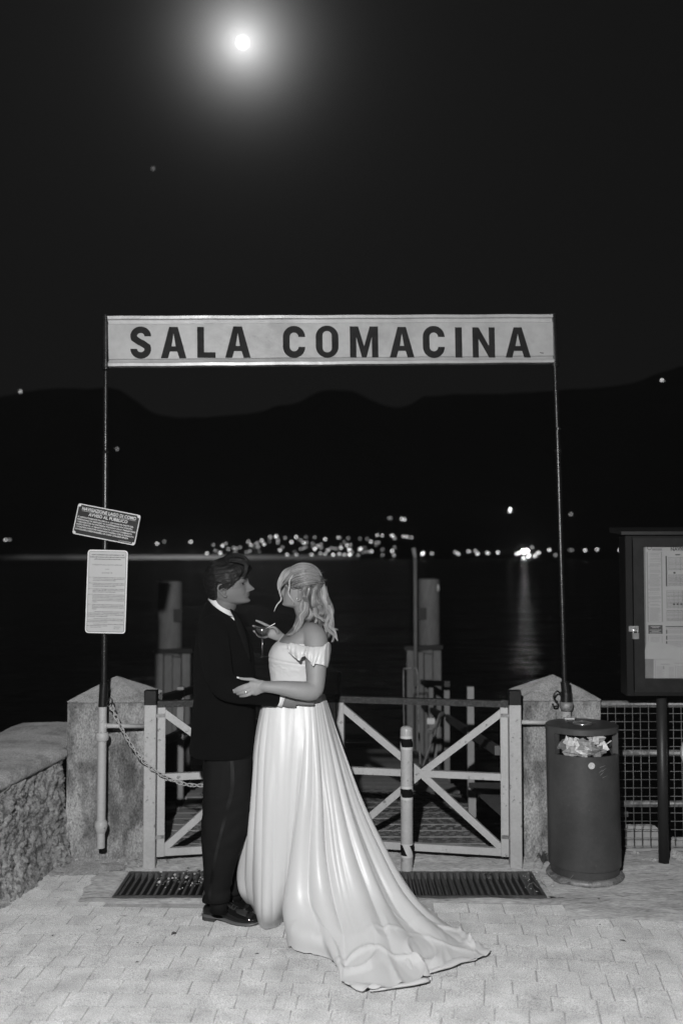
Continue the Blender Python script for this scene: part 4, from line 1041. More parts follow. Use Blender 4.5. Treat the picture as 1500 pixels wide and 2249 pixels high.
ink.add([a_ + Vector((rr4 * math.cos(q * math.pi / 10), 0, rr4 * math.sin(q * math.pi / 10))) for rr4 in (.0125, .0095) for q in range(20)], [(q, (q + 1) % 20, 20 + (q + 1) % 20, 20 + q) for q in range(20)])
P3 = Plate(PB(1471.5, 1209.5, .0008), (1, 0, 0), (0, 0, 1)); P3.text(ink, 'NAVIGAZIONE LAGO DI COMO', .028, 0, 0, xs=.95, bold=.0012)
o = ink.build('dark_print', M_ink, ts, sm=False); pale.build('pale_print', M_inklight, ts, sm=False); ink2.build('reversed_print', M_paper, ts, sm=False)
ps = thing('notice_sheet', 'second smaller notice sheet below the timetable in the cabinet', 'poster', PB(1440, 1485)); b = MB(); ys += .0025
b.add([PB(1434.5, 1495), PB(1640, 1495), PB(1640, 1430), PB(1434.5, 1430)], [(0, 1, 2, 3)]); b.build('sheet', M_paper, ps, sm=False)
pale = MB(); ys -= .0006
for x0, x1, y0, y1 in ((1438, 1438.4, 1450, 1492), (1450, 1470, 1458, 1459.4), (1480, 1500, 1456, 1457), (1455, 1458, 1463, 1470), (1482, 1482.6, 1462, 1492)): pr(pale, x0, x1, y0, y1)
for y in np.arange(1464, 1490, 2.6): pr(pale, 1441, 1452 + RND.random() * 6, y, y + .8); pr(pale, 1468, 1479, y + 1, y + 1.8); pr(pale, 1485, 1600, y, y + .8)
pale.build('print', M_inklight, ps, sm=False)
MB().box(gl - .004, gr_ + .004, ND - .0115, ND - .0085, gb - .004, gt + .004).build('glass_pane', thin_glass('pane_glass', .97, .02, 1.45), nb, sm=False)

# round white sign at the right edge of the frame
rs = thing('round_sign', 'round white sign with grey rim cut off by the right edge', 'sign', (at(1540, 1655, 5.80).x, 5.80, 0))
c = at(1541, 1653, 5.75); b = MB()
rr5 = .122
def disc(b, r, y0, y1): b.loft([[(c.x + r * math.cos(k * math.pi / 20), y, c.z + r * math.sin(k * math.pi / 20)) for k in range(40)] for y in (y0, y1)])
disc(b, rr5, c.y, c.y + .012); b.build('rim', mat('sign_rim', .35, .4), rs, sm=False)
b = MB(); disc(b, rr5 * .93, c.y - .002, c.y - .0005); b.build('face', mat('sign_face_white', .8, .4), rs, sm=False)
MB().tube([(c.x, c.y + .03, -.02), (c.x, c.y + .03, c.z + .08)], .016, 12).build('post', M_galv, rs)

# ================================================================== LANDING STAGE
DKX0, DKX1 = -1.12, .88
dk = bpy.data.objects.new('pier_deck', None); COL.objects.link(dk); dk.location = (0, 5.9, 0); tag(dk, kind='structure')
def deck_z(Y): return -.012 if Y < 7.4 else -.012 - (Y - 7.4) * .12
src = []
Y = 5.975; k = 0
M_plank = [mat('deck_plank_%d' % i, g_, .8, spec=.25, var=(4, .25, 6), var2=(70, .35), bump=(45, .5, .004), stretch=(.35, 2.2, 1)) for i, g_ in enumerate((.30, .36, .42, .33))]
while Y < 12.0:
    wd = .138; b = MB(); z = deck_z(Y + wd / 2)
    jx = RND.uniform(-.02, .02)
    b.beam((DKX0 + jx, Y + wd / 2, z - .02), (DKX1 + jx, Y + wd / 2, z - .02 + RND.uniform(-.002, .002)), wd, .04, (0, 0, 1), bev=.004)
    o = b.build('plank', M_plank[RND.randrange(4)], dk, sm=False); Y += wd + .009; k += 1
# anti-slip slots cut as small raised studs on the lit planks
b = MB(); Y = 5.975
while Y < 7.7:
    for r3 in (.03, .06, .09, .118):
        off = RND.uniform(0, .06) if r3 in (.03, .09) else .04
        x = DKX0 + .08 + off
        while x < DKX1 - .05:
            z = deck_z(Y + r3) + .0012; b.box(x, x + .056, Y + r3 - .0045, Y + r3 + .0045, z - .002, z + .0012); x += .082 + RND.uniform(-.006, .01)
    Y += .147
o = b.build('antislip_stud', M_darkmetal, dk, sm=False); o['kind'] = 'stuff'
b = MB()
for x in (DKX0 + .05, 0, DKX1 - .05): b.beam((x, 5.99, -.10), (x, 7.4, -.10), .09, .12, (0, 0, 1)); b.beam((x, 7.4, -.10), (x, 12, -.10 - .55), .09, .12, (0, 0, 1))
b.build('joist', M_wood, dk, sm=False)
b = MB(); b.beam((-.15, 5.945, -.002), (.88, 5.945, -.002), .05, .03, (0, 0, 1)); b.build('edge_board', M_wood, dk, sm=False)
# gangway lying to the right
gw = thing('gangway', 'flat boarding ramp resting along the right side of the deck', 'gangway', (1.2, 6.3, 0))
zz = .215; q0, q1 = at(1101, 1780, 5.98), at(1029, 1731, 6.75)
A_, B_ = Vector((q0.x, q0.y, zz)), Vector((q1.x, q1.y, zz))
b = MB(); b.add([A_, (A_.x + .75, A_.y, zz), (B_.x + .75, B_.y, zz), B_, A_ - Vector((0, 0, .03)), (A_.x + .75, A_.y, zz - .03), (B_.x + .75, B_.y, zz - .03), B_ - Vector((0, 0, .03))], [(0, 1, 2, 3), (7, 6, 5, 4), (0, 4, 5, 1), (1, 5, 6, 2), (2, 6, 7, 3), (3, 7, 4, 0)]); b.build('top_plate', mat('ramp_plate', .12, .7, var=(6, .2)), gw, sm=False)
MB().beam(B_ + Vector((.02, .0, -.03)), B_ + Vector((.02, .0, -.225)), .05, .05).build('leg', M_pile, gw, sm=False)
MB().beam(A_ + Vector((.60, .05, -.03)), A_ + Vector((.60, .05, -.225)), .05, .05).build('leg', M_pile, gw, sm=False)
# side railings
M_rail = mat('grey_rail_paint', .30, .5, var=(6, .2))
for side, lab in ((1, 'right side railing of the landing stage with grey posts'), (-1, 'left side railing of the landing stage behind the man')):
    rl_ = thing('side_railing', lab, 'railing', (.95 * side, 7.0, 0), 'railings of the landing stage')
    xs3 = (lambda Y: .93 + (Y - 7.3) * .004) if side > 0 else (lambda Y: -1.16)
    for Y, tp in ((6.0, .8), (7.25, .79), (8.95, .52 + .02), (10.6, .35), (11.9, .18)):
        if side > 0 and Y == 6.0: Y = 6.05; continue
        MB().beam((xs3(Y), Y, deck_z(Y) - .15), (xs3(Y), Y, tp), .050, .05, bev=.004).build('post', M_rail, rl_, auto=30)
    MB().beam((xs3(5.98), 5.98, .575), (xs3(8.9), 8.95, .30), .055, .03, (-side, 0, 0)).beam((xs3(8.95), 8.95, .30), (xs3(11.9), 11.9, -.03), .055, .03, (-side, 0, 0)).build('middle_rail', mat('dark_rail', .10, .6), rl_, sm=False)
    MB().beam((xs3(8.9) - .0, 8.9, .60), (xs3(11.9), 11.9, .25), .05, .05, (0, 0, 1)).build('top_rail', M_darkmetal, rl_, sm=False)
    if side < 0: MB().beam((-1.16, 6.0, .85), (-1.16, 8.9, .60), .05, .05, (0, 0, 1)).build('top_rail', M_darkmetal, rl_, sm=False)
# hoop handrail
hp = thing('handrail_hoop', 'thin chrome hoop handrail standing on the deck behind the bollard', 'handrail', (at(905, 1690, 8.2).x, 8.2, -.1))
D_ = 8.2
MB().tube([at(889, 1690, D_ + .1), at(887, 1580, D_ + .1), at(886, 1478, D_ + .05), at(889, 1470, D_), at(900, 1467.5, D_), at(912, 1469, D_), at(916, 1476, D_), at(919, 1580, D_), at(923, 1690, D_)], .0075, 10, 60).build('hoop', M_galv, hp)
# mooring strap
ms = thing('mooring_strap', 'pale canvas strap draped from the right railing', 'strap', at(968, 1575, 8.6))
def strap(pts, w_, D_):
    b = MB(); C2 = catmull([list(at(x, y, D_ + dd)) + [ww] for x, y, ww, dd in pts], 50)
    b.tube([c_[:3] for c_ in C2], [c_[3] * w_ for c_ in C2], 10, sq=(1, .35)); return b
strap([(975, 1566, .6, .2), (966, 1572, 1.1, .1), (958, 1590, 1.2, 0), (948, 1602, 1.0, 0), (939, 1603, .8, 0), (946, 1609, .9, .03), (957, 1600, 1.0, .05), (951, 1625, 1.1, 0), (940, 1652, 1.2, 0), (931, 1676, .8, 0), (924, 1690, .6, 0)], .022, 8.5).build('strap', M_rope, ms)
strap([(968, 1572, .6, .1), (962, 1600, .6, .05), (959, 1640, .6, 0), (954, 1672, .6, 0), (949, 1692, .5, 0)], .016, 8.6).build('loose_end', M_rope, ms)
b = MB(); c = at(946, 1584, 8.75); b.beam(c - Vector((.034, 0, 0)), c + Vector((.034, 0, 0)), .055, .02, bev=.006)
tag(b.build('reflector', mat('white_reflector', .9, .3), auto=30), 'small bright white reflector plate behind the mooring strap', 'reflector')

# ---- mooring piles
def pile(cx, r, D_, ytop, lab, xl2, xr2, ybt, plate):
    X_ = (cx - 750) / F * D_; t_ = thing('mooring_pile', lab, 'mooring pile', (X_, D_, WZ), 'mooring piles beside the landing stage')
    zt2 = z_at(ytop, D_); MB().lathe([(r, WZ - .5), (r, zt2 - .02), (r * .97, zt2), (r * .6, zt2 + .012), (.001, zt2 + .014)], (X_, D_, 0), 36).build('shaft', M_pile, t_, auto=40)
    zf = z_at(ybt, D_); a_, c2 = (xl2 - 750) / F * D_, (xr2 - 750) / F * D_
    wB = (c2 - a_) / 4
    for q in range(4):
        x = a_ + wB * (q + .5); o = MB().beam((x, D_ - r - .07 + .02 * (q % 2), WZ - .3), (x, D_ - r - .07 + .02 * (q % 2), zf - .02 * (q % 3)), wB * .93, .09, bev=.006).build('fender_board', M_pile, t_, auto=30)
    MB().beam((a_ - .02, D_ - r - .01, zf + .02), (c2 + .02, D_ - r - .01, zf + .035), .05, .10, (0, -1, 0)).build('cross_beam', M_darkmetal, t_, sm=False)
    px2, py2, pw, ph = plate; c3 = at(px2, py2, D_ - r - .01)
    MB().beam(c3 - Vector((pw / 2, 0, 0)), c3 + Vector((pw / 2, 0, 0)), ph, .012).build('small_plate', mat('pile_plate', .06, .6), t_, sm=False)
    return t_
pile(375.5, .142, 12, 1277, 'left mooring pile, a grey tube with fender boards beyond the gate', 351, 427, 1432, (391, 1352, .10, .15))
pr_ = pile(941, .128, 12, 1272, 'right mooring pile, a grey tube with fender boards beyond the gate', 889, 964, 1425, (926, 1348, .11, .14))
c = at(962, 1291, 11.86); MB().ball(c, .022, 12, 8, (.8, .8, 2.2)).build('reflective_stud', mat('stud_white', .95, .3), pr_)
tp = thing('lamp_post', 'thin pale post with a small angled head before the right pile', 'post', (at(911, 1400, 11.4).x, 11.4, WZ))
MB().tube([at(912.5, 1430, 11.4) - Vector((0, 0, .4)), at(911.5, 1225, 11.4)], .022, 12).build('shaft', M_pile, tp)
MB().tube([at(911.5, 1226, 11.4), at(908, 1203, 11.4)], [.020, .026], 12).build('head', mat('post_head', .6, .5), tp)
# thin stake on the left
b = MB(); b.tube([at(745.5, 1560, 7.5), at(745.5, 1477, 7.5)], .0085, 8); tag(b.build('stake', M_pile), 'thin grey stake rising just right of the bride', 'stake')
# ================================================================== PEOPLE
def fuse(name, mb, voxel, m, parent, iters=4, off=None, fn=None):
    """join overlapping closed shapes into one continuous skin (voxel remesh), then smooth"""
    o_ = world_of(parent); me = mb.mesh('tmp', o_)
    bm = bmesh.new(); bm.from_mesh(me); bmesh.ops.recalc_face_normals(bm, faces=bm.faces); bm.to_mesh(me); bm.free()
    ob = bpy.data.objects.new('tmp', me); COL.objects.link(ob)
    r = ob.modifiers.new('r', 'REMESH'); r.mode = 'VOXEL'; r.voxel_size = voxel
    s = ob.modifiers.new('s', 'SMOOTH'); s.iterations = iters; s.factor = .5
    dg = bpy.context.evaluated_depsgraph_get(); me2 = bpy.data.meshes.new_from_object(ob.evaluated_get(dg))
    bpy.data.objects.remove(ob); me2.name = name
    if fn:
        n = len(me2.vertices); co = np.empty(n * 3); me2.vertices.foreach_get('co', co); no = np.empty(n * 3); me2.vertices.foreach_get('normal', no)
        co = co.reshape(-1, 3); co2 = fn(co + np.array(o_), no.reshape(-1, 3)) - np.array(o_); me2.vertices.foreach_set('co', co2.ravel()); me2.update()
    return link(name, me2, m, parent)
def vn(p, f, seed=0): return noise.noise(Vector((p[0] * f + seed, p[1] * f, p[2] * f)))
def pr3(px, py, D): return at(px, py, D)
def vring(py, xl, xr, D, hd, n=40, ex=2.3, dD=0.0):
    """horizontal ring at picture row py (for depth D) between columns xl and xr, half depth hd"""
    z = at(750, py, D).z; a = at(xl, py, D).x; b = at(xr, py, D).x; c = (a + b) / 2; h = (b - a) / 2; out = []
    for k in range(n):
        t = 2 * math.pi * k / n; ct, st = math.cos(t), math.sin(t)
        out.append(Vector((c + h * math.copysign(abs(ct) ** (2 / ex), ct), D + dD + hd * math.copysign(abs(st) ** (2 / ex), st), z)))
    return out
def vloft(mb, rows, n=40, ex=2.3, res=4):
    R = catmull([(0, 0, i * 1.0) + tuple(r) for i, r in enumerate(rows)], (len(rows) - 1) * res + 1)[:, 3:]
    mb.loft([vring(r[0], r[1], r[2], r[3], r[4], n, ex) for r in R])

# ---------------------------------------------------------------- head
U_F = [-11.2, -10.6, -10.0, -9.0, -8.0, -7.0, -5.9, -5.0, -4.2, -3.2, -2, -.5, 1.2, 3.0, 4.5, 6.5, 9, 10.8, 12, 12.6]
X_F = [3.0, 6.6, 8.4, 9.3, 9.15, 8.7, 9.05, 8.9, 9.2, 8.8, 8.6, 8.55, 8.6, 9.5, 9.6, 9.3, 7.9, 5.8, 3.2, .4]
X_B = [-2.5, -4.2, -5.2, -5.9, -6.4, -7.0, -7.5, -8, -8.4, -8.8, -9.2, -9.5, -9.8, -9.9, -9.8, -9.4, -8.0, -6.0, -3.6, -.9]
W_H = [2.0, 4.0, 4.9, 5.5, 5.9, 6.2, 6.5, 6.65, 6.8, 7.0, 7.15, 7.3, 7.4, 7.55, 7.6, 7.4, 6.3, 4.8, 2.9, .6]
def head_pt(phi, u, off=0.0, feat=True, female=False):
    """phi 0 = front, +-pi = back; returns local (forward, side, up) in cm"""
    sm_ = lambda T_2: sum(np.interp(u + d_, U_F, T_2) * w2 for d_, w2 in ((-.8, .15), (-.4, .22), (0, .26), (.4, .22), (.8, .15)))
    xf = sm_(X_F); xb = sm_(X_B); w_ = sm_(W_H)
    if female: w_ *= .97
    if not female: xb = xb * .90
    cx = -1.0; c, s = math.cos(phi), math.sin(phi)
    ex = 2.15
    if c > 0:
        e2 = float(np.interp(u, [-9, -4, 0], [2.0, 2.2, 2.35]))
        f = cx + (xf - cx + off) * abs(c) ** (2 / e2); sd = (w_ + off) * math.copysign(abs(s) ** (2 / e2), s)
        taper = 1 - .10 * max(0, c) * (1 if u < 0 else .5); sd *= taper
    else:
        f = cx + (xb - cx - off) * abs(c) ** (2 / ex); sd = (w_ + off) * math.copysign(abs(s) ** (2 / ex), s)
    up = u
    if u < -4: up += float(smooth(-4, -10, u)) * max(0, 8 - f) * .20 if False else (min(1, (-4 - u) / 6) * max(0, 8 - f) * .20)
    if feat and c > 0:
        g = lambda v, m_, s_: math.exp(-((v - m_) / s_) ** 2)
        nose_len = 0.0
        nu = [-4.1, -3.55, -3.1, -2.5, -1.7, -.5, .8, 2.0, 3.0, 3.8]; nx_ = [0, 1.3, 3.0, 3.75, 3.45, 2.6, 1.75, 1.0, .45, 0]
        if female: nx_ = [v * .85 for v in nx_]
        nw = np.interp(u, [-4, -3, -1.5, 2, 4], [1.75, 1.65, 1.1, .85, 1.3])
        f += np.interp(u, nu, nx_) * math.exp(-abs(sd / nw) ** 2.2)
        f += 0.5 * g(u, -3.0, .6) * (g(sd, 1.45, .5) + g(sd, -1.45, .5))          # nostril wings
        for k in (-1, 1):
            f -= .95 * g(sd, 3.1 * k, 1.35) * g(u, 1.25, .95); f += .55 * g(sd, 3.1 * k, .95) * g(u, 1.0, .55)
            f += .35 * g(sd, 3.2 * k, 1.6) * g(u, 2.75, .6); f += .35 * g(sd, 3.9 * k, 1.6) * g(u, -2.2, 1.5)
            f -= .18 * g(sd, (2.3 + (-2.5 - u) * .35) * k, .35) * (1 if -5.5 < u < -2.6 else 0)   # smile line
        f += .55 * g(u, -4.45, .42) * g(sd, 0, 2.0); f -= .42 * g(u, -5.05, .20) * g(sd, 0, 2.3); f += .50 * g(u, -5.65, .42) * g(sd, 0, 1.8)
        f += .45 * g(u, -8.9, .9) * g(sd, 0, 1.7)
    if up < 1: up = 1 + (up - 1) * .80
    return f, sd, up
class Head:
    def __init__(s, org, fwd_deg, pitch, roll, k, female=False):
        s.o = Vector(org); s.k = k * .01; s.fem = female
        a = math.radians(fwd_deg); f = Vector((math.cos(a), math.sin(a), 0)); l = Vector((0, 0, 1)).cross(f)
        R = Matrix.Rotation(math.radians(roll), 3, f) @ Matrix.Rotation(-math.radians(pitch), 3, l)
        s.f = R @ f; s.l = R @ l; s.u = R @ Vector((0, 0, 1))
    def p(s, f, sd, u): return s.o + (s.f * f + s.l * sd + s.u * u) * s.k
    def surf(s, phi, u, off=0.0, feat=False): return s.p(*head_pt(phi, u, off, feat, s.fem))
    def skull(s, mb):
        us = list(np.linspace(-11.2, -6.2, 20)) + list(np.linspace(-6.0, 4.0, 64)) + list(np.linspace(4.3, 12.6, 26))
        n = 110; rings = []
        for u in us:
            ring = []
            for i in range(n):
                t = i / n * 2 - 1; phi = math.pi * (t * .62 + .38 * t ** 3)     # dense at the face
                ring.append(s.p(*head_pt(phi, u, 0, True, s.fem)))
            rings.append(ring)
        mb.loft(rings)
    def ear(s, mb, side):
        loop = []
        for (f, u, d) in [(.6, -2.7, .3), (-.2, -3.0, .6), (-1.0, -2.2, .9), (-1.9, -.6, 1.3), (-2.5, .9, 1.6), (-2.3, 2.3, 1.6), (-1.4, 3.1, 1.3), (-.3, 3.0, .9), (.4, 2.2, .5), (.3, 1.4, .3)]:
            loop.append(s.p(f * 1.12 - .2, side * (7.3 + d * 1.25), u * .95 - .2))
        mb.tube(loop, [.5 * s.k, .6 * s.k] + [.42 * s.k] * 8, 8, 40)
        c = s.p(-1.0, side * 7.9, -.4); R = Matrix((s.f, s.l, s.u)).transposed() @ Matrix.Rotation(math.radians(-22 * side), 3, 'Z') @ Matrix.Rotation(math.radians(8), 3, 'Y')
        mb.ball(c, 1.0 * s.k, 16, 10, (1.35, .30, 2.5), R)
        mb.tube([s.p(-1.4, side * 8.35, 1.2), s.p(-1.9, side * 8.5, 0), s.p(-1.2, side * 8.2, -1.5)], .28 * s.k, 6, 12)

def hairshell(head, mask, thick, name, m, parent, tone, nu=90, n=150, seed=0, clump=(9, 3)):
    vs = []; us = np.linspace(-10.5, 12.6, nu)
    for u in us:
        for i in range(n):
            phi = 2 * math.pi * i / n - math.pi; th = thick(phi, u) * mask(phi, u) - .45 * (1 - mask(phi, u))
            f, sd, up = head_pt(phi, u, 0, False, head.fem); c = Vector((-1, 0, 2.0)); v = Vector((f, sd, up)) - c
            if u > 8: v2 = v.normalized()
            else: v2 = Vector((v.x, v.y, v.z * .25)).normalized()
            nz = noise.noise(Vector((f * .45 + seed, sd * .45, up * 1.3))) * .45 * (1 if th > 0 else 0)
            v = v + c + v2 * (th + nz); vs.append(head.p(*v))
    fs = [(j * n + i, j * n + (i + 1) % n, (j + 1) * n + (i + 1) % n, (j + 1) * n + i) for j in range(nu - 1) for i in range(n)] + [tuple((nu - 1) * n + i for i in range(n))]
    return vs, fs
class Strands(MB):
    def __init__(s): super().__init__(); s.t = []
    def strand(s, P, r, tone, n=4, taper=.7):
        m_ = len(P); rad = [r * (1 - taper * (i / (m_ - 1)) ** 3) * (.6 + .4 * min(1, i / 2)) for i in range(m_)]
        n0 = len(s.v); s.tube(P, rad, n, cap=False); s.t += [tone] * (len(s.v) - n0)
    def shell(s, vs, fs, tones):
        s.add(vs, fs); s.t += tones
    def make(s, name, m, parent):
        me = s.mesh(name, world_of(parent)); a = me.attributes.new('tone', 'FLOAT', 'POINT'); a.data.foreach_set('value', s.t)
        return link(name, me, m, parent)
def lock(st, pts, r, n, sr, tone, wave=.0, freq=2.0, res=26, spread=1.0, seed=None, tvar=.35):
    """bundle of strands following pts; r bundle radius"""
    rg = RND; C = catmull([list(p) for p in pts], res); T = np.gradient(C, axis=0); T /= np.linalg.norm(T, axis=1)[:, None]
    ph0 = rg.random() * 6.28
    for k in range(n):
        a = rg.random() * 6.28; q = math.sqrt(rg.random()); P = []; tv = tone * (1 + rg.uniform(-tvar, tvar)); dph = rg.uniform(-.3, .3); end = rg.uniform(.86, 1.0)
        fl = rg.gauss(0, .12)
        for i in range(res):
            t = i / (res - 1) * end; j = min(res - 2, int(t * (res - 1))); fr = t * (res - 1) - j; c = C[j] * (1 - fr) + C[j + 1] * fr
            tt = T[j]; u = np.array([0, 1, 0.0]); u = u - tt * u.dot(tt); u /= np.linalg.norm(u) + 1e-9; w_ = np.cross(tt, u)
            rr_ = r * (.55 + .45 * math.sin(math.pi * min(1, .15 + t * .8))) * (1 - .5 * t) * spread * (1 + fl * t)
            wv = wave * (.25 + .75 * t) * math.sin(freq * 6.28 * t + ph0 + dph * t); wv2 = wave * .8 * (.25 + .75 * t) * math.cos(freq * 6.28 * t + ph0 + dph * t)
            P.append(c + u * (rr_ * q * math.cos(a) * .8 + wv2) + w_ * (rr_ * q * math.sin(a) + wv))
        st.strand(P, sr, tv)

def finger(mb, pts, r0, r1):
    n = len(pts); mb.tube(pts, [lerp(r0, r1, (i / (n - 1)) ** 1.2) for i in range(n)], 10, 18)
    mb.ball(pts[-1], r1 * 1.02, 10, 8)

# ================================================================== THE GROOM
GM = thing('person', 'man in black suit and patent shoes facing the woman, his hand on her waist', 'person', gnd(500, 2010))
GD0 = 4.82
hd = Head(at(502, 1293, 4.81), -4, 8, 2, 1.03)
b = MB(); hd.skull(b); hd.ear(b, -1); hd.ear(b, 1)
b.tube([hd.p(-1.8, 0, -1), hd.p(-2.2, 0, -6), at(487, 1335, 4.83), at(482, 1362, 4.84)], [.060, .058, .060, .066], 28, 20)
# trunk, arms and legs below the clothes, one continuous body
vloft(b, [(1345, 468, 494, 4.84, .07), (1375, 456, 512, 4.84, .14), (1420, 446, 540, 4.83, .165), (1500, 440, 545, 4.82, .15), (1600, 446, 540, 4.82, .14), (1640, 456, 540, 4.82, .12)], 32)
for pts, rad in (([(475, 1385, 4.66), (488, 1500, 4.615), (560, 1525, 4.62), (618, 1535, 4.645)], [.05, .042, .034, .027]), ([(480, 1385, 5.0), (520, 1490, 5.03), (590, 1520, 5.0), (622, 1524, 4.985)], [.05, .042, .034, .027]),
                 ([(500, 1640, 4.75), (497, 1780, 4.72), (482, 1985, 4.715)], [.055, .045, .034]), ([(505, 1640, 4.89), (520, 1780, 4.91), (518, 1960, 4.92)], [.055, .045, .034])):
    b.tube([at(*p) for p in pts], rad, 18, 30)
# right hand resting on the bride's waist
hw = [at(612, 1535, 4.642), at(632, 1538, 4.640), at(652, 1540, 4.640)]
b.tube(hw, [.026, .034, .031], 18, 16, sq=(1, .45))
for pts in ([(648, 1543, 4.636), (664, 1545, 4.632), (678, 1546, 4.634), (688, 1546.5, 4.64)], [(650, 1538, 4.632), (668, 1537, 4.626), (684, 1534, 4.63), (695, 1533, 4.64)], [(650, 1534, 4.630), (668, 1531, 4.624), (688, 1528, 4.63), (700, 1527, 4.645)], [(647, 1530, 4.632), (664, 1526, 4.626), (678, 1523, 4.63), (688, 1522, 4.64)], [(632, 1529, 4.634), (642, 1521, 4.627), (650, 1516, 4.63), (656, 1512, 4.64)]):
    finger(b, [at(*p) for p in pts], .0092, .0072)
for pts in ([(622, 1524, 4.985), (650, 1524, 4.96)],):
    b.tube([at(*p) for p in pts], [.027, .03], 14, 8, sq=(1, .5))
for dy in (-12, -5, 2, 9):
    finger(b, [at(648, 1524 + dy * .8, 4.96), at(664, 1524 + dy, 4.955), at(680, 1524 + dy, 4.95)], .009, .007)
fuse('body', b, .0027, M_skin2, GM, 2)
# face details
b = MB()
for s_ in (-1, 1):
    b.tube([hd.p(*[a + c for a, c in zip(head_pt(math.atan2(sd * s_, 8.2), uu, 0, True), (.12, 0, 0))]) for sd, uu in ((1.4, 2.9), (2.4, 3.35), (3.6, 3.45), (4.8, 2.8))], [.0016, .0034, .0030, .0012], 8, 14, sq=(1, .8))
b.build('eyebrows', mat('brow_hair', .03, .7), GM)
b = MB()
for s_ in (-1, 1):
    b.tube([hd.p(*[a + c for a, c in zip(head_pt(math.atan2(sd * s_, 8.0), uu, 0, True), (.10, 0, 0))]) for sd, uu in ((2.0, .95), (2.8, 1.15), (3.6, 1.1), (4.4, .75))], [.0009, .0017, .0017, .0008], 8, 14)
b.build('eyelashes', mat('lash', .02, .6), GM)
b = MB()
for uu, sdm, rr_ in ((-4.75, 2.3, .0018), (-5.35, 2.0, .0022)):
    b.tube([hd.p(*[a + c for a, c in zip(head_pt(math.atan2(sd, 9.0), uu + .12 * abs(sd), 0, True), (-.08, 0, 0))]) for sd in np.linspace(-sdm, sdm, 9)], [.0006] + [rr_] * 7 + [.0006], 8, 20)
b.build('lips', mat('lips_man', .17, .5), GM)
b = MB(); b.tube([hd.p(*[a + c for a, c in zip(head_pt(math.atan2(sd, 9.0), -5.05 + .14 * abs(sd), 0, True), (.02, 0, 0))]) for sd in np.linspace(-2.4, 2.4, 9)], .0011, 6, 20); b.build('mouth_line', M_black2, GM)
# hair
def m_mask(phi, u):
    a = abs(math.degrees(phi))
    line = np.interp(a, [0, 25, 42, 55, 68, 78, 88, 96, 104, 118, 140, 180], [6.6, 6.2, 5.0, 3.4, 1.6, 0.0, .6, 3.4, 3.6, -3.6, -6.6, -7.4])
    return float(smooth(line - .4, line + .5, u))
def m_thick(phi, u):
    a = abs(math.degrees(phi)); side = np.interp(u, [-8, -4, 0, 4, 8, 12.6], [.5, 1.0, 1.2, 1.6, 2.1, 2.3])
    fr = 1.0 + (.75 * math.exp(-((a - 0) / 50) ** 2) if u > 7 else 0)
    bk = .35 * math.exp(-((a - 180) / 60) ** 2) if u < 8 else 0
    return side * fr + bk
vs, fs = hairshell(hd, m_mask, m_thick, 'hair', M_hairm, GM, .014, seed=3)
st = Strands(); st.shell(vs, fs, [.007] * len(vs))
def hair_dir(phi, u):  # comb back and down at the sides, forward quiff on top
    a = abs(math.degrees(phi))
    return (1.0 if phi > 0 else -1.0)
rg = random.Random(11)
for k in range(2300):
    phi = rg.uniform(-math.pi, math.pi); u = rg.uniform(-7.5, 12.3)
    if m_mask(phi, u) < .5: continue
    a = abs(math.degrees(phi)); sgn = 1 if phi > 0 else -1
    P = []; L_ = rg.uniform(2.2, 4.2) if u > 5 else rg.uniform(1.4, 3.0); lift = rg.uniform(0, .55); ph, uu = phi, u
    top = u > 8.5
    for i in range(7):
        t = i / 6
        th = m_thick(ph, uu) + .10 + lift * t - .25 * (1 - t)
        f, sd, up = head_pt(ph, min(uu, 12.5), 0, False); c = Vector((-1, 0, 2)); v = Vector((f, sd, up)) - c
        v2 = v.normalized() if uu > 8 else Vector((v.x, v.y, v.z * .25)).normalized()
        P.append(np.array(hd.p(*(v + c + v2 * th))))
        if top: ph += sgn * .055 * L_ / 3 + .02 * math.sin(k); uu -= .16 * L_ / 3
        else: ph += sgn * (.075 + .03 * math.sin(k * 1.7)) * L_ / 3; uu -= (.22 + .2 * math.sin(k * 2.3)) * L_ / 3
    st.strand(P, rg.uniform(.0007, .0013), rg.choice([.007, .010, .014, .024]))
# fringe falling on the temple
for (pts, n_) in (([(523, 1233, 4.70), (538, 1238, 4.69), (541, 1250, 4.685), (537, 1262, 4.69), (528, 1268, 4.70)], 34), ([(505, 1230, 4.71), (530, 1232, 4.70), (545, 1236, 4.72), (546, 1244, 4.74)], 34), ([(495, 1226, 4.75), (515, 1221, 4.78), (535, 1224, 4.80), (545, 1234, 4.80)], 46), ([(500, 1222, 4.85), (520, 1219, 4.88), (540, 1226, 4.88), (546, 1240, 4.85)], 40),
                  ([(520, 1245, 4.70), (527, 1256, 4.69), (524, 1262, 4.695), (518, 1262, 4.70)], 18), ([(508, 1262, 4.70), (511, 1275, 4.70), (509, 1288, 4.705)], 22), ([(470, 1285, 4.74), (468, 1300, 4.755), (466, 1309, 4.77)], 30)):
    lock(st, [at(*p) for p in pts], .013, n_, .0010, .02, res=12)
st.make('hair', M_hairm, GM)
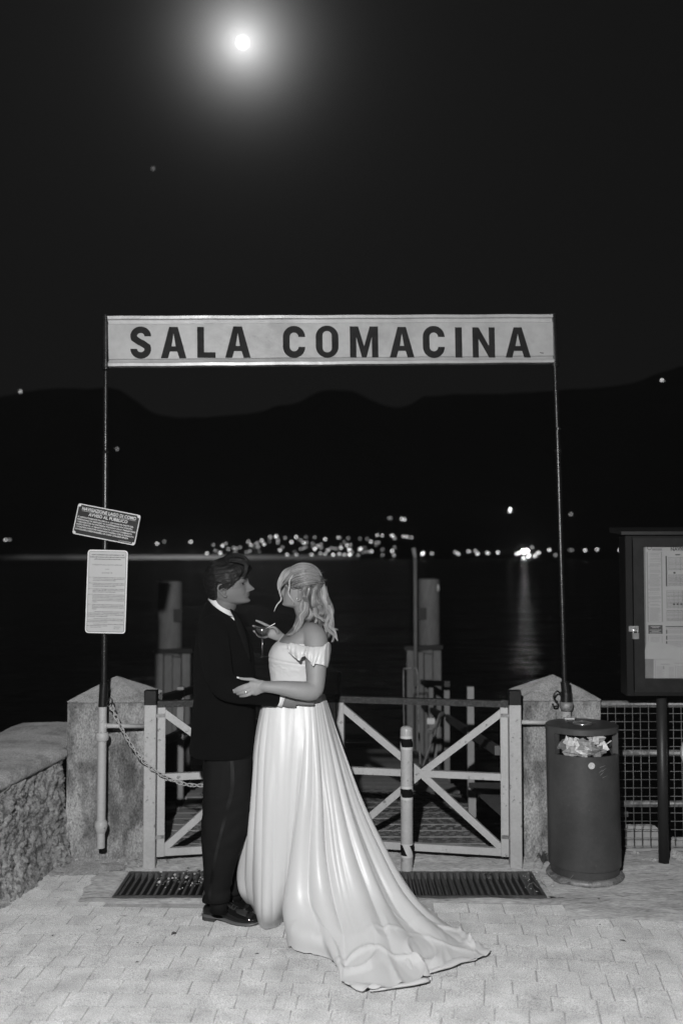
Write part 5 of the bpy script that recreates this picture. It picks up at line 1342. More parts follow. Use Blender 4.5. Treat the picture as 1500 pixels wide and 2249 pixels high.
# shirt collar, tie
b = MB(); n = 40; rings = []
for (t, h_) in ((0, 0), (.33, .33), (.66, .66), (1, 1)):
    ring = []
    for k in range(n):
        a = 2 * math.pi * k / n; c, s_ = math.cos(a), math.sin(a)     # a=0 front
        fx = (1 + c) / 2
        cpx = 489 + 28 * c; topy = lerp(1307, 1341, fx ** .9); boty = lerp(1318, 1357, fx ** .85) + 3 * math.sin(a) ** 2
        ring.append(at(cpx + (2.0 * t) * c - 2, lerp(topy, boty, h_), 4.835 + (.070 + .012 * t) * s_))
    rings.append(ring)
b.loft(rings, cap=False); o = b.build('shirt_collar', M_shirt, GM); o.modifiers.new('s', 'SOLIDIFY').thickness = .003
b = MB(); b.beam(at(513, 1350, 4.815), at(518, 1376, 4.815), .03, .02); b.build('shirt_front', M_shirt, GM, sm=False)
MB().tube([at(519, 1351, 4.80), at(525, 1363, 4.80), at(533, 1385, 4.80), at(540, 1405, 4.80)], [.008, .010, .013, .015], 12, 16, sq=(.5, 1), up=(1, 0, 0)).build('tie', M_satinblk, GM)
# jacket
b = MB()
vloft(b, [(1317, 459, 466, 4.86, .045), (1322, 457, 474, 4.855, .065), (1332, 452, 486, 4.85, .098), (1342, 447, 497, 4.847, .125), (1352, 443, 507, 4.845, .160), (1362, 440, 518, 4.84, .192), (1390, 434, 543, 4.835, .205), (1430, 429, 555, 4.83, .190), (1480, 427, 560, 4.825, .178), (1530, 427, 561, 4.82, .172), (1580, 424, 560, 4.82, .180), (1625, 420, 559, 4.82, .190), (1650, 419, 558, 4.82, .190), (1655, 424, 555, 4.82, .180)], 56, 2.35, 5)
b.tube([at(474, 1362, 4.68), at(470, 1385, 4.645), at(474, 1440, 4.60), at(488, 1500, 4.595), at(520, 1517, 4.600), at(570, 1526, 4.615), at(612, 1535, 4.638)], [.050, .070, .070, .062, .056, .046, .036], 26, 46)
b.tube([at(478, 1368, 4.97), at(480, 1400, 5.01), at(510, 1480, 5.04), at(560, 1512, 5.02), at(612, 1522, 4.99)], [.07, .072, .062, .050, .038], 22, 40)
def wr_jacket(co, no):
    out = co.copy()
    for i in range(len(co)):
        p_ = co[i]; d = .0045 * vn(p_, 9, 3) + .0025 * vn(p_, 22, 7)
        d += .004 * math.sin(p_[2] * 70 + 6 * vn(p_, 5)) * math.exp(-((p_[0] + .60) / .10) ** 2 - ((p_[2] - 1.08) / .12) ** 2)
        out[i] = p_ + no[i] * d
    return out
fuse('jacket', b, .0075, M_suit, GM, 5, fn=wr_jacket)
MB().tube([at(506, 1338, 4.72), at(518, 1352, 4.71), at(527, 1375, 4.70), at(538, 1408, 4.70), (at(549, 1450, 4.705))], [.004, .012, .018, .016, .004], 12, 30, sq=(.2, 1), up=(.5, -.8, 0)).build('lapel', M_satinblk, GM)
b = MB(); cx = at(613.5, 1535, 4.640)
ax = (at(625, 1539, 4.642) - at(602, 1532, 4.637)).normalized()
b.tube([cx - ax * .01, cx + ax * .022], [.0350, .0345], 28, sq=(1, .8), cap=False); o = b.build('shirt_cuff', M_shirt, GM); o.modifiers.new('s', 'SOLIDIFY').thickness = .0025
# trousers
b = MB()
vloft(b, [(1610, 447, 553, 4.82, .15), (1650, 446, 556, 4.82, .155), (1690, 447, 556, 4.82, .150), (1705, 449, 555, 4.82, .13)], 40, 2.3)
vloft(b, [(1660, 446, 556, 4.735, .085), (1720, 447, 555, 4.725, .088), (1780, 445, 552, 4.715, .082), (1830, 443, 543, 4.71, .078), (1880, 444, 525, 4.705, .072), (1930, 448, 511, 4.705, .064), (1960, 449, 506, 4.705, .060), (1979, 446, 508, 4.705, .060)], 36, 2.15)
vloft(b, [(1660, 455, 556, 4.90, .085), (1720, 462, 556, 4.905, .085), (1780, 472, 555, 4.91, .08), (1830, 482, 551, 4.915, .075), (1880, 490, 544, 4.92, .068), (1920, 496, 537, 4.92, .062), (1958, 499, 531, 4.92, .060)], 30, 2.15)
def wr_tr(co, no):
    out = co.copy()
    for i in range(len(co)):
        p_ = co[i]; z = p_[2]
        d = .006 * vn(p_ * np.array([1, 1, .35]), 9, 1) + .003 * vn(p_, 20, 5)
        if z < .32: d += .0035 * math.sin((z * 1.0 + p_[0] * .8) * 60 + 7 * vn(p_, 7)) * smooth(.32, .12, z) * smooth(.02, .10, z)
        if abs(z - .50) < .12: d += .0015 * math.sin((z - p_[0] * .6) * 80)
        out[i] = p_ + no[i] * d
        if z < .16: pass
    return out
tro = fuse('trousers', b, .006, M_trouser, GM, 4, fn=wr_tr)
# satin stripe down the near leg: project onto the trouser surface
from mathutils.bvhtree import BVHTree
def bvh_of(o):
    wv = world_of(o.parent) if o.parent else Vector()
    wv = wv + o.location
    return BVHTree.FromPolygons([v.co + wv for v in o.data.vertices], [tuple(p_.vertices) for p_ in o.data.polygons])
T_ = bvh_of(tro); C0 = Vector((0, 0, CAMZ))
def hit(T, px, py, off=.0015):
    d = (at(px, py, 1) - C0).normalized(); h = T.ray_cast(C0, d)
    return None if h[0] is None else h[0] - d * off
b = MB(); seq = catmull([(508, 1652, 0, 5), (511, 1700, 0, 5), (509, 1740, 0, 5), (500, 1775, 0, 5), (491, 1810, 0, 4.5), (482, 1845, 0, 4), (472, 1890, 0, 4), (464, 1940, 0, 4), (459, 1992, 0, 4)], 60)
vs = []
for s_ in seq:
    for q in (-1, -.3, .3, 1):
        h = hit(T_, s_[0] + q * s_[3] * .8, s_[1]); vs.append(h if h is not None else (vs[-1] if vs else at(s_[0], s_[1], 4.65)))
b.add(vs, [(i * 4 + k, i * 4 + k + 1, (i + 1) * 4 + k + 1, (i + 1) * 4 + k) for i in range(59) for k in range(3)]); b.build('side_stripe', M_stripe, GM)
# shoes
def shoe(heel, toe, hw, name_lab):
    """heel, toe: ground points; lofted patent oxford with welt, heel block and laces"""
    heel = Vector(heel); toe = Vector(toe); d = toe - heel; L = d.length; d.normalize(); s_ = Vector((-d.y, d.x, 0)); up = Vector((0, 0, 1))
    t_ = [0, .04, .12, .22, .32, .42, .52, .62, .72, .82, .90, .96, 1.0]
    W = [.45, .72, .80, .80, .76, .78, .86, .96, 1.0, .95, .80, .58, .20]
    H = [.058, .075, .092, .098, .098, .088, .072, .060, .052, .047, .040, .032, .020]
    B = [.026, .024, .022, .022, .020, .015, .010, .008, .008, .009, .011, .014, .017]
    R = catmull(list(zip(t_, [0] * 13, [0] * 13, W, H, B)), 44)
    up_ = MB(); rings = []
    for r in R:
        t, w_, h_, b_2 = r[0], r[3] * hw, r[4], r[5]; ring = []
        for k in range(22):
            a = 2 * math.pi * k / 22; c, sn = math.cos(a), math.sin(a)
            e = .75 if sn > 0 else .45
            x = w_ * math.copysign(abs(c) ** (.8), c) * (1 - .42 * max(0, sn) ** 1.5 * (1 if t < .6 else .4)); z = lerp(b_2, h_, (1 + math.copysign(abs(sn) ** e, sn)) / 2)
            ring.append(heel + d * (t * L) + s_ * x + up * z)
        rings.append(ring)
    up_.loft(rings); o = up_.build('shoe', M_patent, GM); sole = MB(); rings = []
    for r in R:
        t, w_ = r[0], r[3] * hw * 1.06 + .002; b_2 = r[5]; rings.append([heel + d * (t * L * 1.015 - .002) + s_ * w_ * a + up * z for a, z in ((-1, b_2 - .006), (1, b_2 - .006), (1, b_2 + .002), (-1, b_2 + .002))])
    sole.loft(rings); sole.build('sole', mat('sole_edge', .10, .35), o)
    hb = MB(); hb.loft([[heel + d * (x * L) + s_ * y * hw + up * z for x, y in ((.0, -.5), (.06, -.78), (.24, -.8), (.24, .8), (.06, .78), (.0, .5))] for z in (0, .019)]); hb.build('heel', M_sole, o, sm=False)
    lc = MB()
    for i in range(4):
        t = .40 + i * .055; z = np.interp(t, t_, H)
        lc.tube([heel + d * (t * L) + s_ * (-hw * .42) + up * (z * .86), heel + d * ((t + .015) * L) + s_ * 0 + up * (z + .004), heel + d * ((t + .03) * L) + s_ * (hw * .42) + up * (z * .86)], .0019, 6, 10)
    lc.tube([heel + d * (.40 * L) + s_ * 0 + up * .094, heel + d * (.43 * L) - s_ * .035 + up * .085, heel + d * (.50 * L) - s_ * .042 + up * .062], .0016, 6, 12)
    lc.build('laces', mat('shoe_laces', .05, .35), o); return o
h0 = gnd(449, 2016); t0 = gnd(571, 2031); shoe((h0.x, h0.y - .0, 0), (t0.x, t0.y, 0), .046, '')
h1 = gnd(476, 1988); t1 = gnd(549, 1989); shoe((at(488, 1985, 4.93).x, 4.95, 0), (at(552, 1985, 4.89).x + .01, 4.88, 0), .046, '')
for q_ in ([at(482, 1972, 4.71), at(480, 2003, 4.71)], [at(515, 1950, 4.92), at(514, 1975, 4.92)]): MB().tube(q_, [.042, .040], 20).build('sock', M_black2, GM)

# ================================================================== THE BRIDE
BR = thing('person', 'woman in off-shoulder ivory satin gown with long train, holding a cocktail', 'person', gnd(640, 2000))
hb = Head(at(663, 1303, 4.79), 180 - 9, 9, -3, .95, True)
b = MB(); hb.skull(b); hb.ear(b, -1); hb.ear(b, 1)
b.tube([hb.p(-1.2, 0, -2), hb.p(-2.2, 0, -7), at(673, 1352, 4.83), at(676, 1378, 4.84)], [.050, .048, .052, .075], 28, 20)
vloft(b, [(1366, 652, 694, 4.84, .09), (1380, 640, 708, 4.84, .165), (1393, 628, 717, 4.835, .185), (1405, 616, 718, 4.83, .180), (1418, 608, 717, 4.83, .165), (1432, 600, 714, 4.825, .145), (1450, 598, 710, 4.82, .135), (1480, 600, 700, 4.82, .118), (1510, 600, 702, 4.82, .118), (1560, 596, 715, 4.82, .15), (1620, 600, 720, 4.82, .16)], 40, 2.15)
# near arm, resting hand
b.tube([at(676, 1388, 4.76), at(688, 1397, 4.70), at(694, 1415, 4.66), at(694, 1460, 4.625), at(693, 1500, 4.600), at(686, 1517, 4.585), at(655, 1516, 4.565), at(620, 1511, 4.550), at(596, 1509, 4.545), at(582, 1508, 4.545), at(570, 1508.5, 4.543), at(558, 1510, 4.542)], [.050, .060, .057, .050, .043, .044, .041, .033, .027, .0255, .017, .010], 26, 60)
b.tube([at(584, 1508, 4.545), at(572, 1508, 4.543), at(560, 1510, 4.540), at(549, 1512, 4.542)], [.0255, .032, .037, .031], 22, 16, sq=(1, .42))
HN = {}
HN['thumb'] = [(572, 1499, 4.538), (556, 1492.5, 4.530), (540, 1491.5, 4.528), (531, 1490.5, 4.530), (524, 1488.5, 4.532)]
HN['index'] = [(551, 1502, 4.536), (538, 1506, 4.528), (527, 1509.5, 4.532), (519, 1513.5, 4.540), (513, 1516.5, 4.548)]
HN['middle'] = [(550, 1508, 4.532), (537, 1512, 4.524), (527, 1515.5, 4.530), (519, 1518.5, 4.540), (514, 1520.5, 4.548)]
HN['ring'] = [(551, 1515, 4.532), (541, 1519.5, 4.524), (532, 1522, 4.529), (525, 1523.5, 4.540), (521, 1524.5, 4.55)]
HN['little'] = [(555, 1521, 4.534), (546, 1526, 4.528), (538, 1528.5, 4.532), (532, 1529.0, 4.541), (528, 1529.0, 4.55)]
for k, v_ in HN.items(): finger(b, [at(*p) for p in v_], .0092 if k in ('thumb', 'middle', 'index') else .0082, .0058)
# far arm lifting the glass
b.tube([at(662, 1398, 4.99), at(655, 1440, 5.03), at(648, 1462, 5.02), at(634, 1428, 4.96), at(622, 1406, 4.90), at(616, 1399, 4.885)], [.048, .043, .039, .031, .025, .0235], 22, 40)
b.tube([at(617, 1400, 4.885), at(609, 1395, 4.875), at(600, 1390, 4.870), at(590, 1388, 4.872)], [.0225, .028, .031, .027], 20, 16, sq=(1, .5))
HR = {'index': [(598, 1379, 4.880), (585, 1373, 4.890), (573, 1367, 4.890), (563, 1363, 4.886)], 'middle': [(592, 1382, 4.885), (577, 1381, 4.905), (564, 1378, 4.898), (556, 1374, 4.880)], 'ring': [(590, 1390, 4.885), (576, 1393, 4.895), (565, 1391, 4.885), (558, 1386, 4.868)],
      'little': [(592, 1396, 4.880), (580, 1399, 4.885), (571, 1398, 4.875), (565, 1394, 4.862)], 'thumb': [(612, 1390, 4.862), (606, 1381, 4.846), (598, 1377, 4.838), (592, 1379, 4.836)]}
for k, v_ in HR.items(): finger(b, [at(*p) for p in v_], .0090, .0062)
# legs under the gown
for xx, D_ in ((640, 4.74), (650, 4.90)): b.tube([at(650, 1600, D_), at(xx, 1780, D_), at(xx, 1960, D_)], [.085, .055, .035], 16, 20)
fuse('body', b, .0032, M_skin, BR, 9)
b = MB()
for v_ in (HN['thumb'], HN['index'], HN['middle'], HN['ring'], HN['little']):
    p0, p1 = at(*v_[-2]), at(*v_[-1]); d = (p1 - p0).normalized(); b.beam(p1 - d * .003 + Vector((0, -.0048, .001)), p1 + d * .0075 + Vector((0, -.0042, .0005)), .0078, .002)
b.build('nails', M_nail, BR)
b = MB(); p0, p1 = at(541, 1519.5, 4.524), at(537, 1521, 4.526); d = (p1 - p0).normalized(); b.tube([p0, p0 + d * .0022], .0102, 16); b.ball(p0 + Vector((0, -.0115, .0005)), .0042, 8, 6); b.build('ring', M_steel, BR)
b = MB(); b.ball(hb.p(-.2, 8.35, -3.3) if False else at(652, 1314, 4.708), .0042, 10, 8); b.build('earring', M_steel, BR)
b = MB(); b.tube([hb.p(*[a + c for a, c in zip(head_pt(math.atan2(sd, 9.0), -5.05, 0, True, True), (.02, 0, 0))]) for sd in np.linspace(-2.0, 2.0, 9)], .0022, 8, 20); b.build('lips', M_lips, BR)
b = MB(); b.tube([at(680, 1346, 4.762), at(684, 1343.5, 4.765)], .0022, 8); b.build('necklace_clasp', M_steel, BR)
# ---- hair
st = Strands()
def b_mask(phi, u):
    a = abs(math.degrees(phi))
    line = np.interp(a, [0, 20, 40, 55, 68, 80, 95, 105, 120, 150, 180], [5.8, 5.2, 3.6, 2.2, 1.8, 2.2, 3.0, 1.0, -4, -7, -7.5])
    return float(smooth(line - .4, line + .6, u))
vs, fs = hairshell(hb, b_mask, lambda phi, u: float(np.interp(u, [-8, 0, 4, 6, 10, 12.6], [.3, .3, .5, 1.3, 1.5, 1.6])), 'hair', M_hairb, BR, .2, seed=8)
st.shell(vs, fs, [.11] * len(vs))
tie = at(706, 1281, 4.78)
c0 = hb.p(-.6, 0, 2.5)
def over(p0, p1, r0, r1, n=16, bulge=0.0):
    a = (p0 - c0); e = (p1 - c0); out = []
    for i in range(n):
        t = i / (n - 1); v = a.normalized().slerp(e.normalized(), t); out.append(np.array(c0 + v * lerp(a.length, e.length, t) + v * bulge * math.sin(math.pi * t)))
    return out
rg = random.Random(3)
# sections combed back from the hairline to the tie
for k in range(2000):
    side = rg.choice([-1, 1, 1, 1]) if True else 1
    side = 1 if rg.random() < .68 else -1     # +1: her left, nearest to us
    phi = side * math.radians(rg.uniform(2, 84)); aa = abs(math.degrees(phi))
    uu = np.interp(aa, [0, 20, 40, 55, 68, 84], [8.5, 7.6, 5.6, 4.2, 3.4, 3.2]) + rg.uniform(-.5, 4.2)
    if uu > 12.3: uu = 12.3
    p0 = hb.surf(phi, uu, np.interp(uu, [0, 6, 12.6], [1.1, 1.5, 1.8]) + .15)
    band = rg.random(); e = tie + Vector((rg.uniform(-.012, .004), rg.uniform(-.010, .012) - .0, rg.uniform(-.012, .012)))
    grp = int(uu * 1.6 + aa * .09); tone = [.22, .12, .30, .08, .26, .17, .07, .28][grp % 8] * rg.uniform(.75, 1.25)
    P = over(p0, e, 0, 0, 16, .016 + rg.uniform(-.003, .003) + .003 * math.sin(grp * 1.7))
    st.strand(P, rg.uniform(.0006, .0011), tone, taper=.3)
# face-framing sweep at the front
for pts, r, n_, tn in (([(640, 1247, 4.80), (626, 1254, 4.765), (618, 1266, 4.750), (612, 1280, 4.745), (611.5, 1292, 4.745), (615, 1303, 4.740), (618, 1314, 4.735)], .009, 80, .30), ([(645, 1246, 4.78), (634, 1256, 4.735), (625, 1268, 4.730), (617, 1282, 4.735), (614, 1298, 4.735), (618, 1316, 4.735)], .009, 80, .26),
                       ([(648, 1248, 4.76), (640, 1262, 4.718), (632, 1274, 4.715), (622, 1284, 4.725), (616, 1294, 4.73)], .008, 60, .20), ([(618, 1312, 4.70), (617, 1319, 4.70), (610, 1326, 4.70), (605, 1334, 4.70), (602, 1345, 4.70)], .0032, 16, .5),
                       ([(644, 1262, 4.715), (636, 1275, 4.70), (636, 1290, 4.693), (634, 1302, 4.692), (640, 1314, 4.69), (645, 1322, 4.69), (642, 1328, 4.692)], .0030, 14, .38), ([(648, 1268, 4.712), (643, 1280, 4.712), (642, 1292, 4.712)], .004, 16, .20)):
    lock(st, [at(*p) for p in pts], r, n_, .0010, tn, wave=.0015, freq=1.0)
# hanging curls behind the ear, down the back and over the shoulder
hang = []
for i in range(22):
    t = i / 21; x0 = lerp(668, 710, t); D0 = 4.712 + .06 * (t ** 2) + rg.uniform(0, .02)
    x1 = lerp(664, 722, t) + rg.uniform(-3, 3); x2 = lerp(660, 728, t) + rg.uniform(-4, 4); ye = lerp(1362, 1398, t) + rg.uniform(-10, 8)
    hang.append([(x0, 1281 - 3 * t, D0 - .004), (x0, 1289, D0 - .014), ((x0 + x1) / 2 - 2, 1306, D0 - .012), (x1, 1326, D0 - .012), (x1 + 3, 1344, D0 - .002), (x2, ye, D0 + .008)])
for pts in hang:
    lock(st, [at(*p) for p in pts], .0105, 60, .00075, rg.choice([.06, .11, .19, .30]), wave=.0115, freq=1.7, res=34)
for i in range(26):      # back of the head, away from us
    t = i / 25; D0 = lerp(4.76, 4.90, t); x0 = rg.uniform(702, 712); ye = rg.uniform(1350, 1392); pts = [(x0, 1288, D0), (x0 + 4, 1306, D0), (x0 + 13, 1330, D0 + .01), (rg.uniform(718, 730), 1350, D0 + .01), (rg.uniform(712, 730), ye, D0 + .01)]
    lock(st, [at(*p) for p in pts], .014, 44, .0008, rg.choice([.08, .15, .24]), wave=.010, freq=1.5, res=30)
for pts, tn in (([(668, 1318, 4.70), (662, 1334, 4.695), (668, 1350, 4.69), (660, 1366, 4.69), (650, 1380, 4.685), (643, 1390, 4.68), (628, 1394, 4.68)], .36), ([(672, 1322, 4.695), (670, 1340, 4.69), (662, 1352, 4.685), (664, 1366, 4.68), (654, 1380, 4.678), (648, 1392, 4.68)], .46), ([(662, 1330, 4.71), (656, 1346, 4.71), (658, 1360, 4.70), (648, 1374, 4.70), (644, 1386, 4.69), (632, 1393, 4.69)], .24),
                (([(710, 1330, 4.76), (722, 1348, 4.745), (716, 1366, 4.74), (720, 1382, 4.735), (733, 1394, 4.73), (728, 1411, 4.73)]), .34), ([(716, 1325, 4.77), (727, 1342, 4.76), (728, 1362, 4.755), (724, 1376, 4.75), (734, 1388, 4.745), (743, 1408, 4.745)], .42), ([(714, 1330, 4.78), (729, 1350, 4.78), (730, 1368, 4.775), (732, 1380, 4.77), (741, 1381, 4.77), (744, 1384, 4.77)], .3),
                ([(700, 1330, 4.72), (708, 1346, 4.715), (704, 1356, 4.712), (714, 1368, 4.715)], .22), ([(690, 1335, 4.71), (694, 1350, 4.70), (704, 1360, 4.70), (712, 1366, 4.70)], .4), ([(676, 1330, 4.70), (672, 1348, 4.695), (664, 1358, 4.69), (662, 1372, 4.685), (656, 1378, 4.685)], .2)):
    lock(st, [at(*p) for p in pts], .011, 66, .0008, tn * .62, wave=.004, freq=1.5, res=40)
for pts in (([(733, 1392, 4.735), (738, 1402, 4.735), (743, 1408, 4.735)]), ([(728, 1388, 4.735), (735, 1397, 4.735), (731, 1404, 4.735), (727, 1412, 4.735)])): lock(st, [at(*p) for p in pts], .0025, 7, .0009, .45)
b2 = over(tie + Vector((0, 0, .012)), tie + Vector((0, 0, -.014)), 0, 0, 10, .02)
for k in range(160):
    a = rg.uniform(0, 6.28); c = tie + Vector((.004, 0, 0)); P = [np.array(c + Vector((.012 * math.cos(a + t * .5) * (1 if t else 1), .020 * math.cos(a * 3 + t), .014 * math.sin(a + t * .5)))) for t in np.linspace(0, 3.5, 12)]
    st.strand(P, .0011, rg.choice([.25, .4, .15]))
# flyaways
for k in range(70):
    phi = rg.uniform(-2.6, 2.6); u = rg.uniform(5, 12); p0 = hb.surf(phi, u, 1.4); d = (p0 - c0).normalized(); q = Vector((rg.uniform(.5, 1), rg.uniform(-.6, .6), rg.uniform(-.5, .5)))
    P = [np.array(p0 + d * (.010 * t) + q * .028 * t + Vector((0, 0, -.010)) * t * t) for t in np.linspace(0, 1, 8)]; st.strand(P, .0004, .4)
st.make('hair', M_hairb, BR)

# ---- bodice
b = MB()
rows = [(1408, 611, 716, 4.828, .1900), (1414, 602, 717, 4.826, .186), (1424, 595, 716, 4.824, .172), (1436, 590.5, 714, 4.822, .160), (1448, 590.5, 711, 4.82, .150), (1456, 592, 709, 4.82, .142), (1466, 592.5, 706, 4.82, .135), (1480, 594, 703, 4.82, .128), (1495, 594, 702, 4.82, .126), (1510, 592, 703, 4.82, .127), (1520, 590, 705, 4.82, .129)]
vloft(b, rows, 120, 2.25, 5)
def fb(p_):
    x, y, z = p_; return p_
nn = []
zt0 = at(750, 1408, 4.83).z; zseam = at(750, 1449, 4.8).z; zw = at(750, 1492, 4.8).z
for v_ in b.v:
    x, y, z = v_; c = Vector((-.18, 4.82, z)); d = Vector((x, y, z)) - c; d.normalize(); a = math.atan2(d.y, d.x)
    k = 0
    # soft gathered folds above the waist, bust seam, waist band
    q5 = vn((x + z * .9, y, z * 2.6 - x * 1.4), 16, 3); k += .0065 * (max(0, 1 - abs(q5) * 6) ** 1.3 - .3) * smooth(zseam + .0, zseam - .02, z) * smooth(zw - .01, zw + .03, z) * (0.4 + .6 * abs(vn((x, y, z), 6)))
    k -= .004 * math.exp(-((z - zseam - .012 * math.sin(a * 2 + 1)) / .0035) ** 2); k -= .003 * math.exp(-((z - zw) / .003) ** 2)
    k += .004 * vn((x, y, z), 8, 4) + .0035 * vn((x, y, z), 20, 2) * smooth(zseam, zseam + .03, z)
    nn.append(tuple(Vector(v_) + d * k))
b.v = nn
b.build('bodice', M_satin, BR)
# ---- off-shoulder sleeve with a wavy flounce
b = MB(); nu_, nv_ = 150, 26; vs = []
for j in range(nv_ + 1):
    for i in range(nu_ + 1):
        u_ = i / nu_; v_ = j / nv_
        # top edge goes from the bust, round the arm, to the back
        xt = np.interp(u_, [0, .12, .3, .55, .78, .92, 1], [629, 643, 662, 690, 716, 724.5, 727]); yt = np.interp(u_, [0, .08, .2, .3, .55, .72, .80, .88, 1], [1416, 1411.5, 1414, 1418, 1420, 1419, 1412, 1410, 1416])
        xb_ = np.interp(u_, [0, .1, .22, .35, .5, .62, .75, .88, 1], [632, 641, 652, 667, 678, 690, 704, 718, 727]); yb_ = np.interp(u_, [0, .08, .18, .26, .34, .42, .50, .60, .68, .78, .88, .95, 1], [1424, 1436, 1447, 1451, 1442, 1441, 1452, 1463, 1458, 1460, 1466, 1464, 1450])
        dt = np.interp(u_, [0, .15, .35, .55, .75, .9, 1], [4.635, 4.615, 4.585, 4.580, 4.600, 4.650, 4.74])
        db_ = np.interp(u_, [0, .1, .2, .3, .4, .5, .6, .7, .8, .9, 1], [4.625, 4.595, 4.570, 4.560, 4.545, 4.535, 4.545, 4.540, 4.560, 4.620, 4.73])
        fold = math.sin(u_ * 34 + 2.5 * vn((u_ * 3, 0, 0), 2)) * .9 + .5 * math.sin(u_ * 61 + 1)
        x = lerp(xt, xb_, v_); y = lerp(yt, yb_, v_); D_ = lerp(dt, db_, v_ ** .8) - .013 * math.sin(math.pi * min(1, v_ * 1.1)) - fold * .009 * (0.25 + v_ * .9) * math.sin(math.pi * min(1, .12 + u_ * .88))
        x += 2.2 * math.sin(v_ * 4 + u_ * 20) * v_
        vs.append(at(x, y, D_))
b.add(vs, [(j * (nu_ + 1) + i, j * (nu_ + 1) + i + 1, (j + 1) * (nu_ + 1) + i + 1, (j + 1) * (nu_ + 1) + i) for j in range(nv_) for i in range(nu_)])
o = b.build('sleeve_flounce', M_satin, BR); o.modifiers.new('s', 'SOLIDIFY').thickness = .0035
# far sleeve
b = MB(); b.tube([at(624, 1410, 4.99), at(640, 1408, 5.03), at(655, 1412, 5.05)], [.02, .05, .055], 16, 14, sq=(.6, .5)); b.build('far_sleeve', M_satin, BR)

# ---- skirt and train: meridians round the waist, each a path from waist to hem
Z0 = .004
def G(px, py, z=Z0):
    p_ = gnd(px, py, z); return (p_.x, p_.y, p_.z)
def A3(px, py, D): p_ = at(px, py, D); return (p_.x, p_.y, p_.z)
mer = [
 ('l', [A3(592, 1505, 4.82), A3(577, 1545, 4.82), A3(563, 1620, 4.82), A3(557, 1720, 4.825), A3(550, 1790, 4.83), A3(534, 1865, 4.84), A3(527, 1915, 4.85), A3(531, 1955, 4.86), G(549, 1990)], .5),
 ('lf', [A3(594, 1510, 4.75), A3(580, 1550, 4.71), A3(568, 1640, 4.69), A3(563, 1750, 4.69), A3(556, 1840, 4.70), A3(552, 1920, 4.74), A3(556, 1970, 4.79), G(562, 1997)], .8),
 ('f1', [A3(601, 1512, 4.715), A3(592, 1560, 4.67), A3(582, 1660, 4.64), A3(577, 1800, 4.62), A3(574, 1930, 4.61), A3(574, 2000, 4.615), G(575, 2036)], .7),
 ('f2', [A3(622, 1517, 4.692), A3(617, 1570, 4.65), A3(608, 1700, 4.61), A3(604, 1880, 4.60), A3(600, 2000, 4.605), G(601, 2037)], .25),
 ('f3', [A3(640, 1519, 4.690), A3(638, 1580, 4.65), A3(632, 1700, 4.61), A3(626, 1880, 4.60), A3(620, 1985, 4.63), G(620, 2026)], .35),
 ('g', [A3(658, 1520, 4.690), A3(659, 1600, 4.65), A3(653, 1740, 4.62), A3(643, 1880, 4.62), A3(634, 1975, 4.66), G(636, 2014)], .9),
 ('t0', [A3(670, 1521, 4.692), A3(672, 1600, 4.65), A3(667, 1740, 4.60), A3(653, 1880, 4.58), A3(640, 1975, 4.55), A3(638, 2015, 4.53), A3(640, 2045, 4.48), G(641, 2081, .006)], .9),
 ('t1', [A3(682, 1522, 4.695), A3(688, 1610, 4.65), A3(690, 1750, 4.60), A3(686, 1880, 4.56), A3(690, 1980, 4.50), A3(706, 2030, 4.43), A3(722, 2075, 4.33), G(737, 2111, .006)], 1.0),
 ('t2', [A3(692, 1523, 4.71), A3(702, 1620, 4.665), A3(714, 1760, 4.62), A3(722, 1880, 4.565), A3(740, 1985, 4.48), A3(760, 2060, 4.34), G(762, 2130, .02), G(757, 2171, .006)], 1.0),
 ('t3', [A3(700, 1524, 4.735), A3(716, 1630, 4.69), A3(736, 1770, 4.64), A3(756, 1880, 4.59), A3(786, 1985, 4.49), A3(812, 2060, 4.33), G(818, 2130, .035), G(823, 2186, .006)], 1.0),
 ('t4', [A3(705, 1524, 4.76), A3(728, 1635, 4.725), A3(757, 1775, 4.68), A3(788, 1880, 4.63), A3(826, 1980, 4.54), A3(858, 2050, 4.38), G(890, 2110, .04), G(937, 2158, .008)], 1.0),
 ('t5', [A3(709, 1525, 4.79), A3(738, 1640, 4.77), A3(772, 1775, 4.74), A3(808, 1875, 4.69), A3(852, 1970, 4.61), A3(893, 2030, 4.50), G(950, 2085, .05), G(938, 2143, .010)], 1.0),
 ('t6', [A3(712, 1525, 4.83), A3(745, 1640, 4.82), A3(782, 1765, 4.80), A3(822, 1865, 4.76), A3(868, 1955, 4.68), A3(915, 2012, 4.57), G(985, 2070, .04), G(1052, 2112, .008)], .9),
 ('t7', [A3(713, 1525, 4.87), A3(749, 1640, 4.86), A3(787, 1755, 4.86), A3(830, 1850, 4.84), A3(876, 1935, 4.78), A3(922, 1995, 4.68), G(990, 2042, .03), G(1069, 2092, .010)], .8),
 ('b1', [A3(709, 1524, 4.92), A3(742, 1640, 4.95), A3(778, 1755, 4.97), A3(818, 1850, 4.96), A3(862, 1925, 4.93), A3(905, 1985, 4.85), G(950, 2018, .01), G(985, 2040, .006)], .8),
 ('b2', [A3(680, 1522, 4.95), A3(690, 1640, 5.0), A3(710, 1780, 5.03), A3(740, 1900, 5.04), G(790, 1955, .03), G(830, 1968)], .8),
 ('b3', [A3(640, 1517, 4.95), A3(636, 1640, 5.0), A3(634, 1800, 5.03), A3(634, 1900, 5.04), G(634, 1962)], .8),
 ('b4', [A3(608, 1510, 4.91), A3(593, 1620, 4.94), A3(584, 1780, 4.96), A3(570, 1900, 4.97), G(575, 1975)], .6)]
NM = len(mer); NV = 190; NU = 640
MV = np.array([catmull(m_[1], NV) for m_ in mer])          # (NM, NV, 3)
AMP = np.array([m_[2] for m_ in mer])
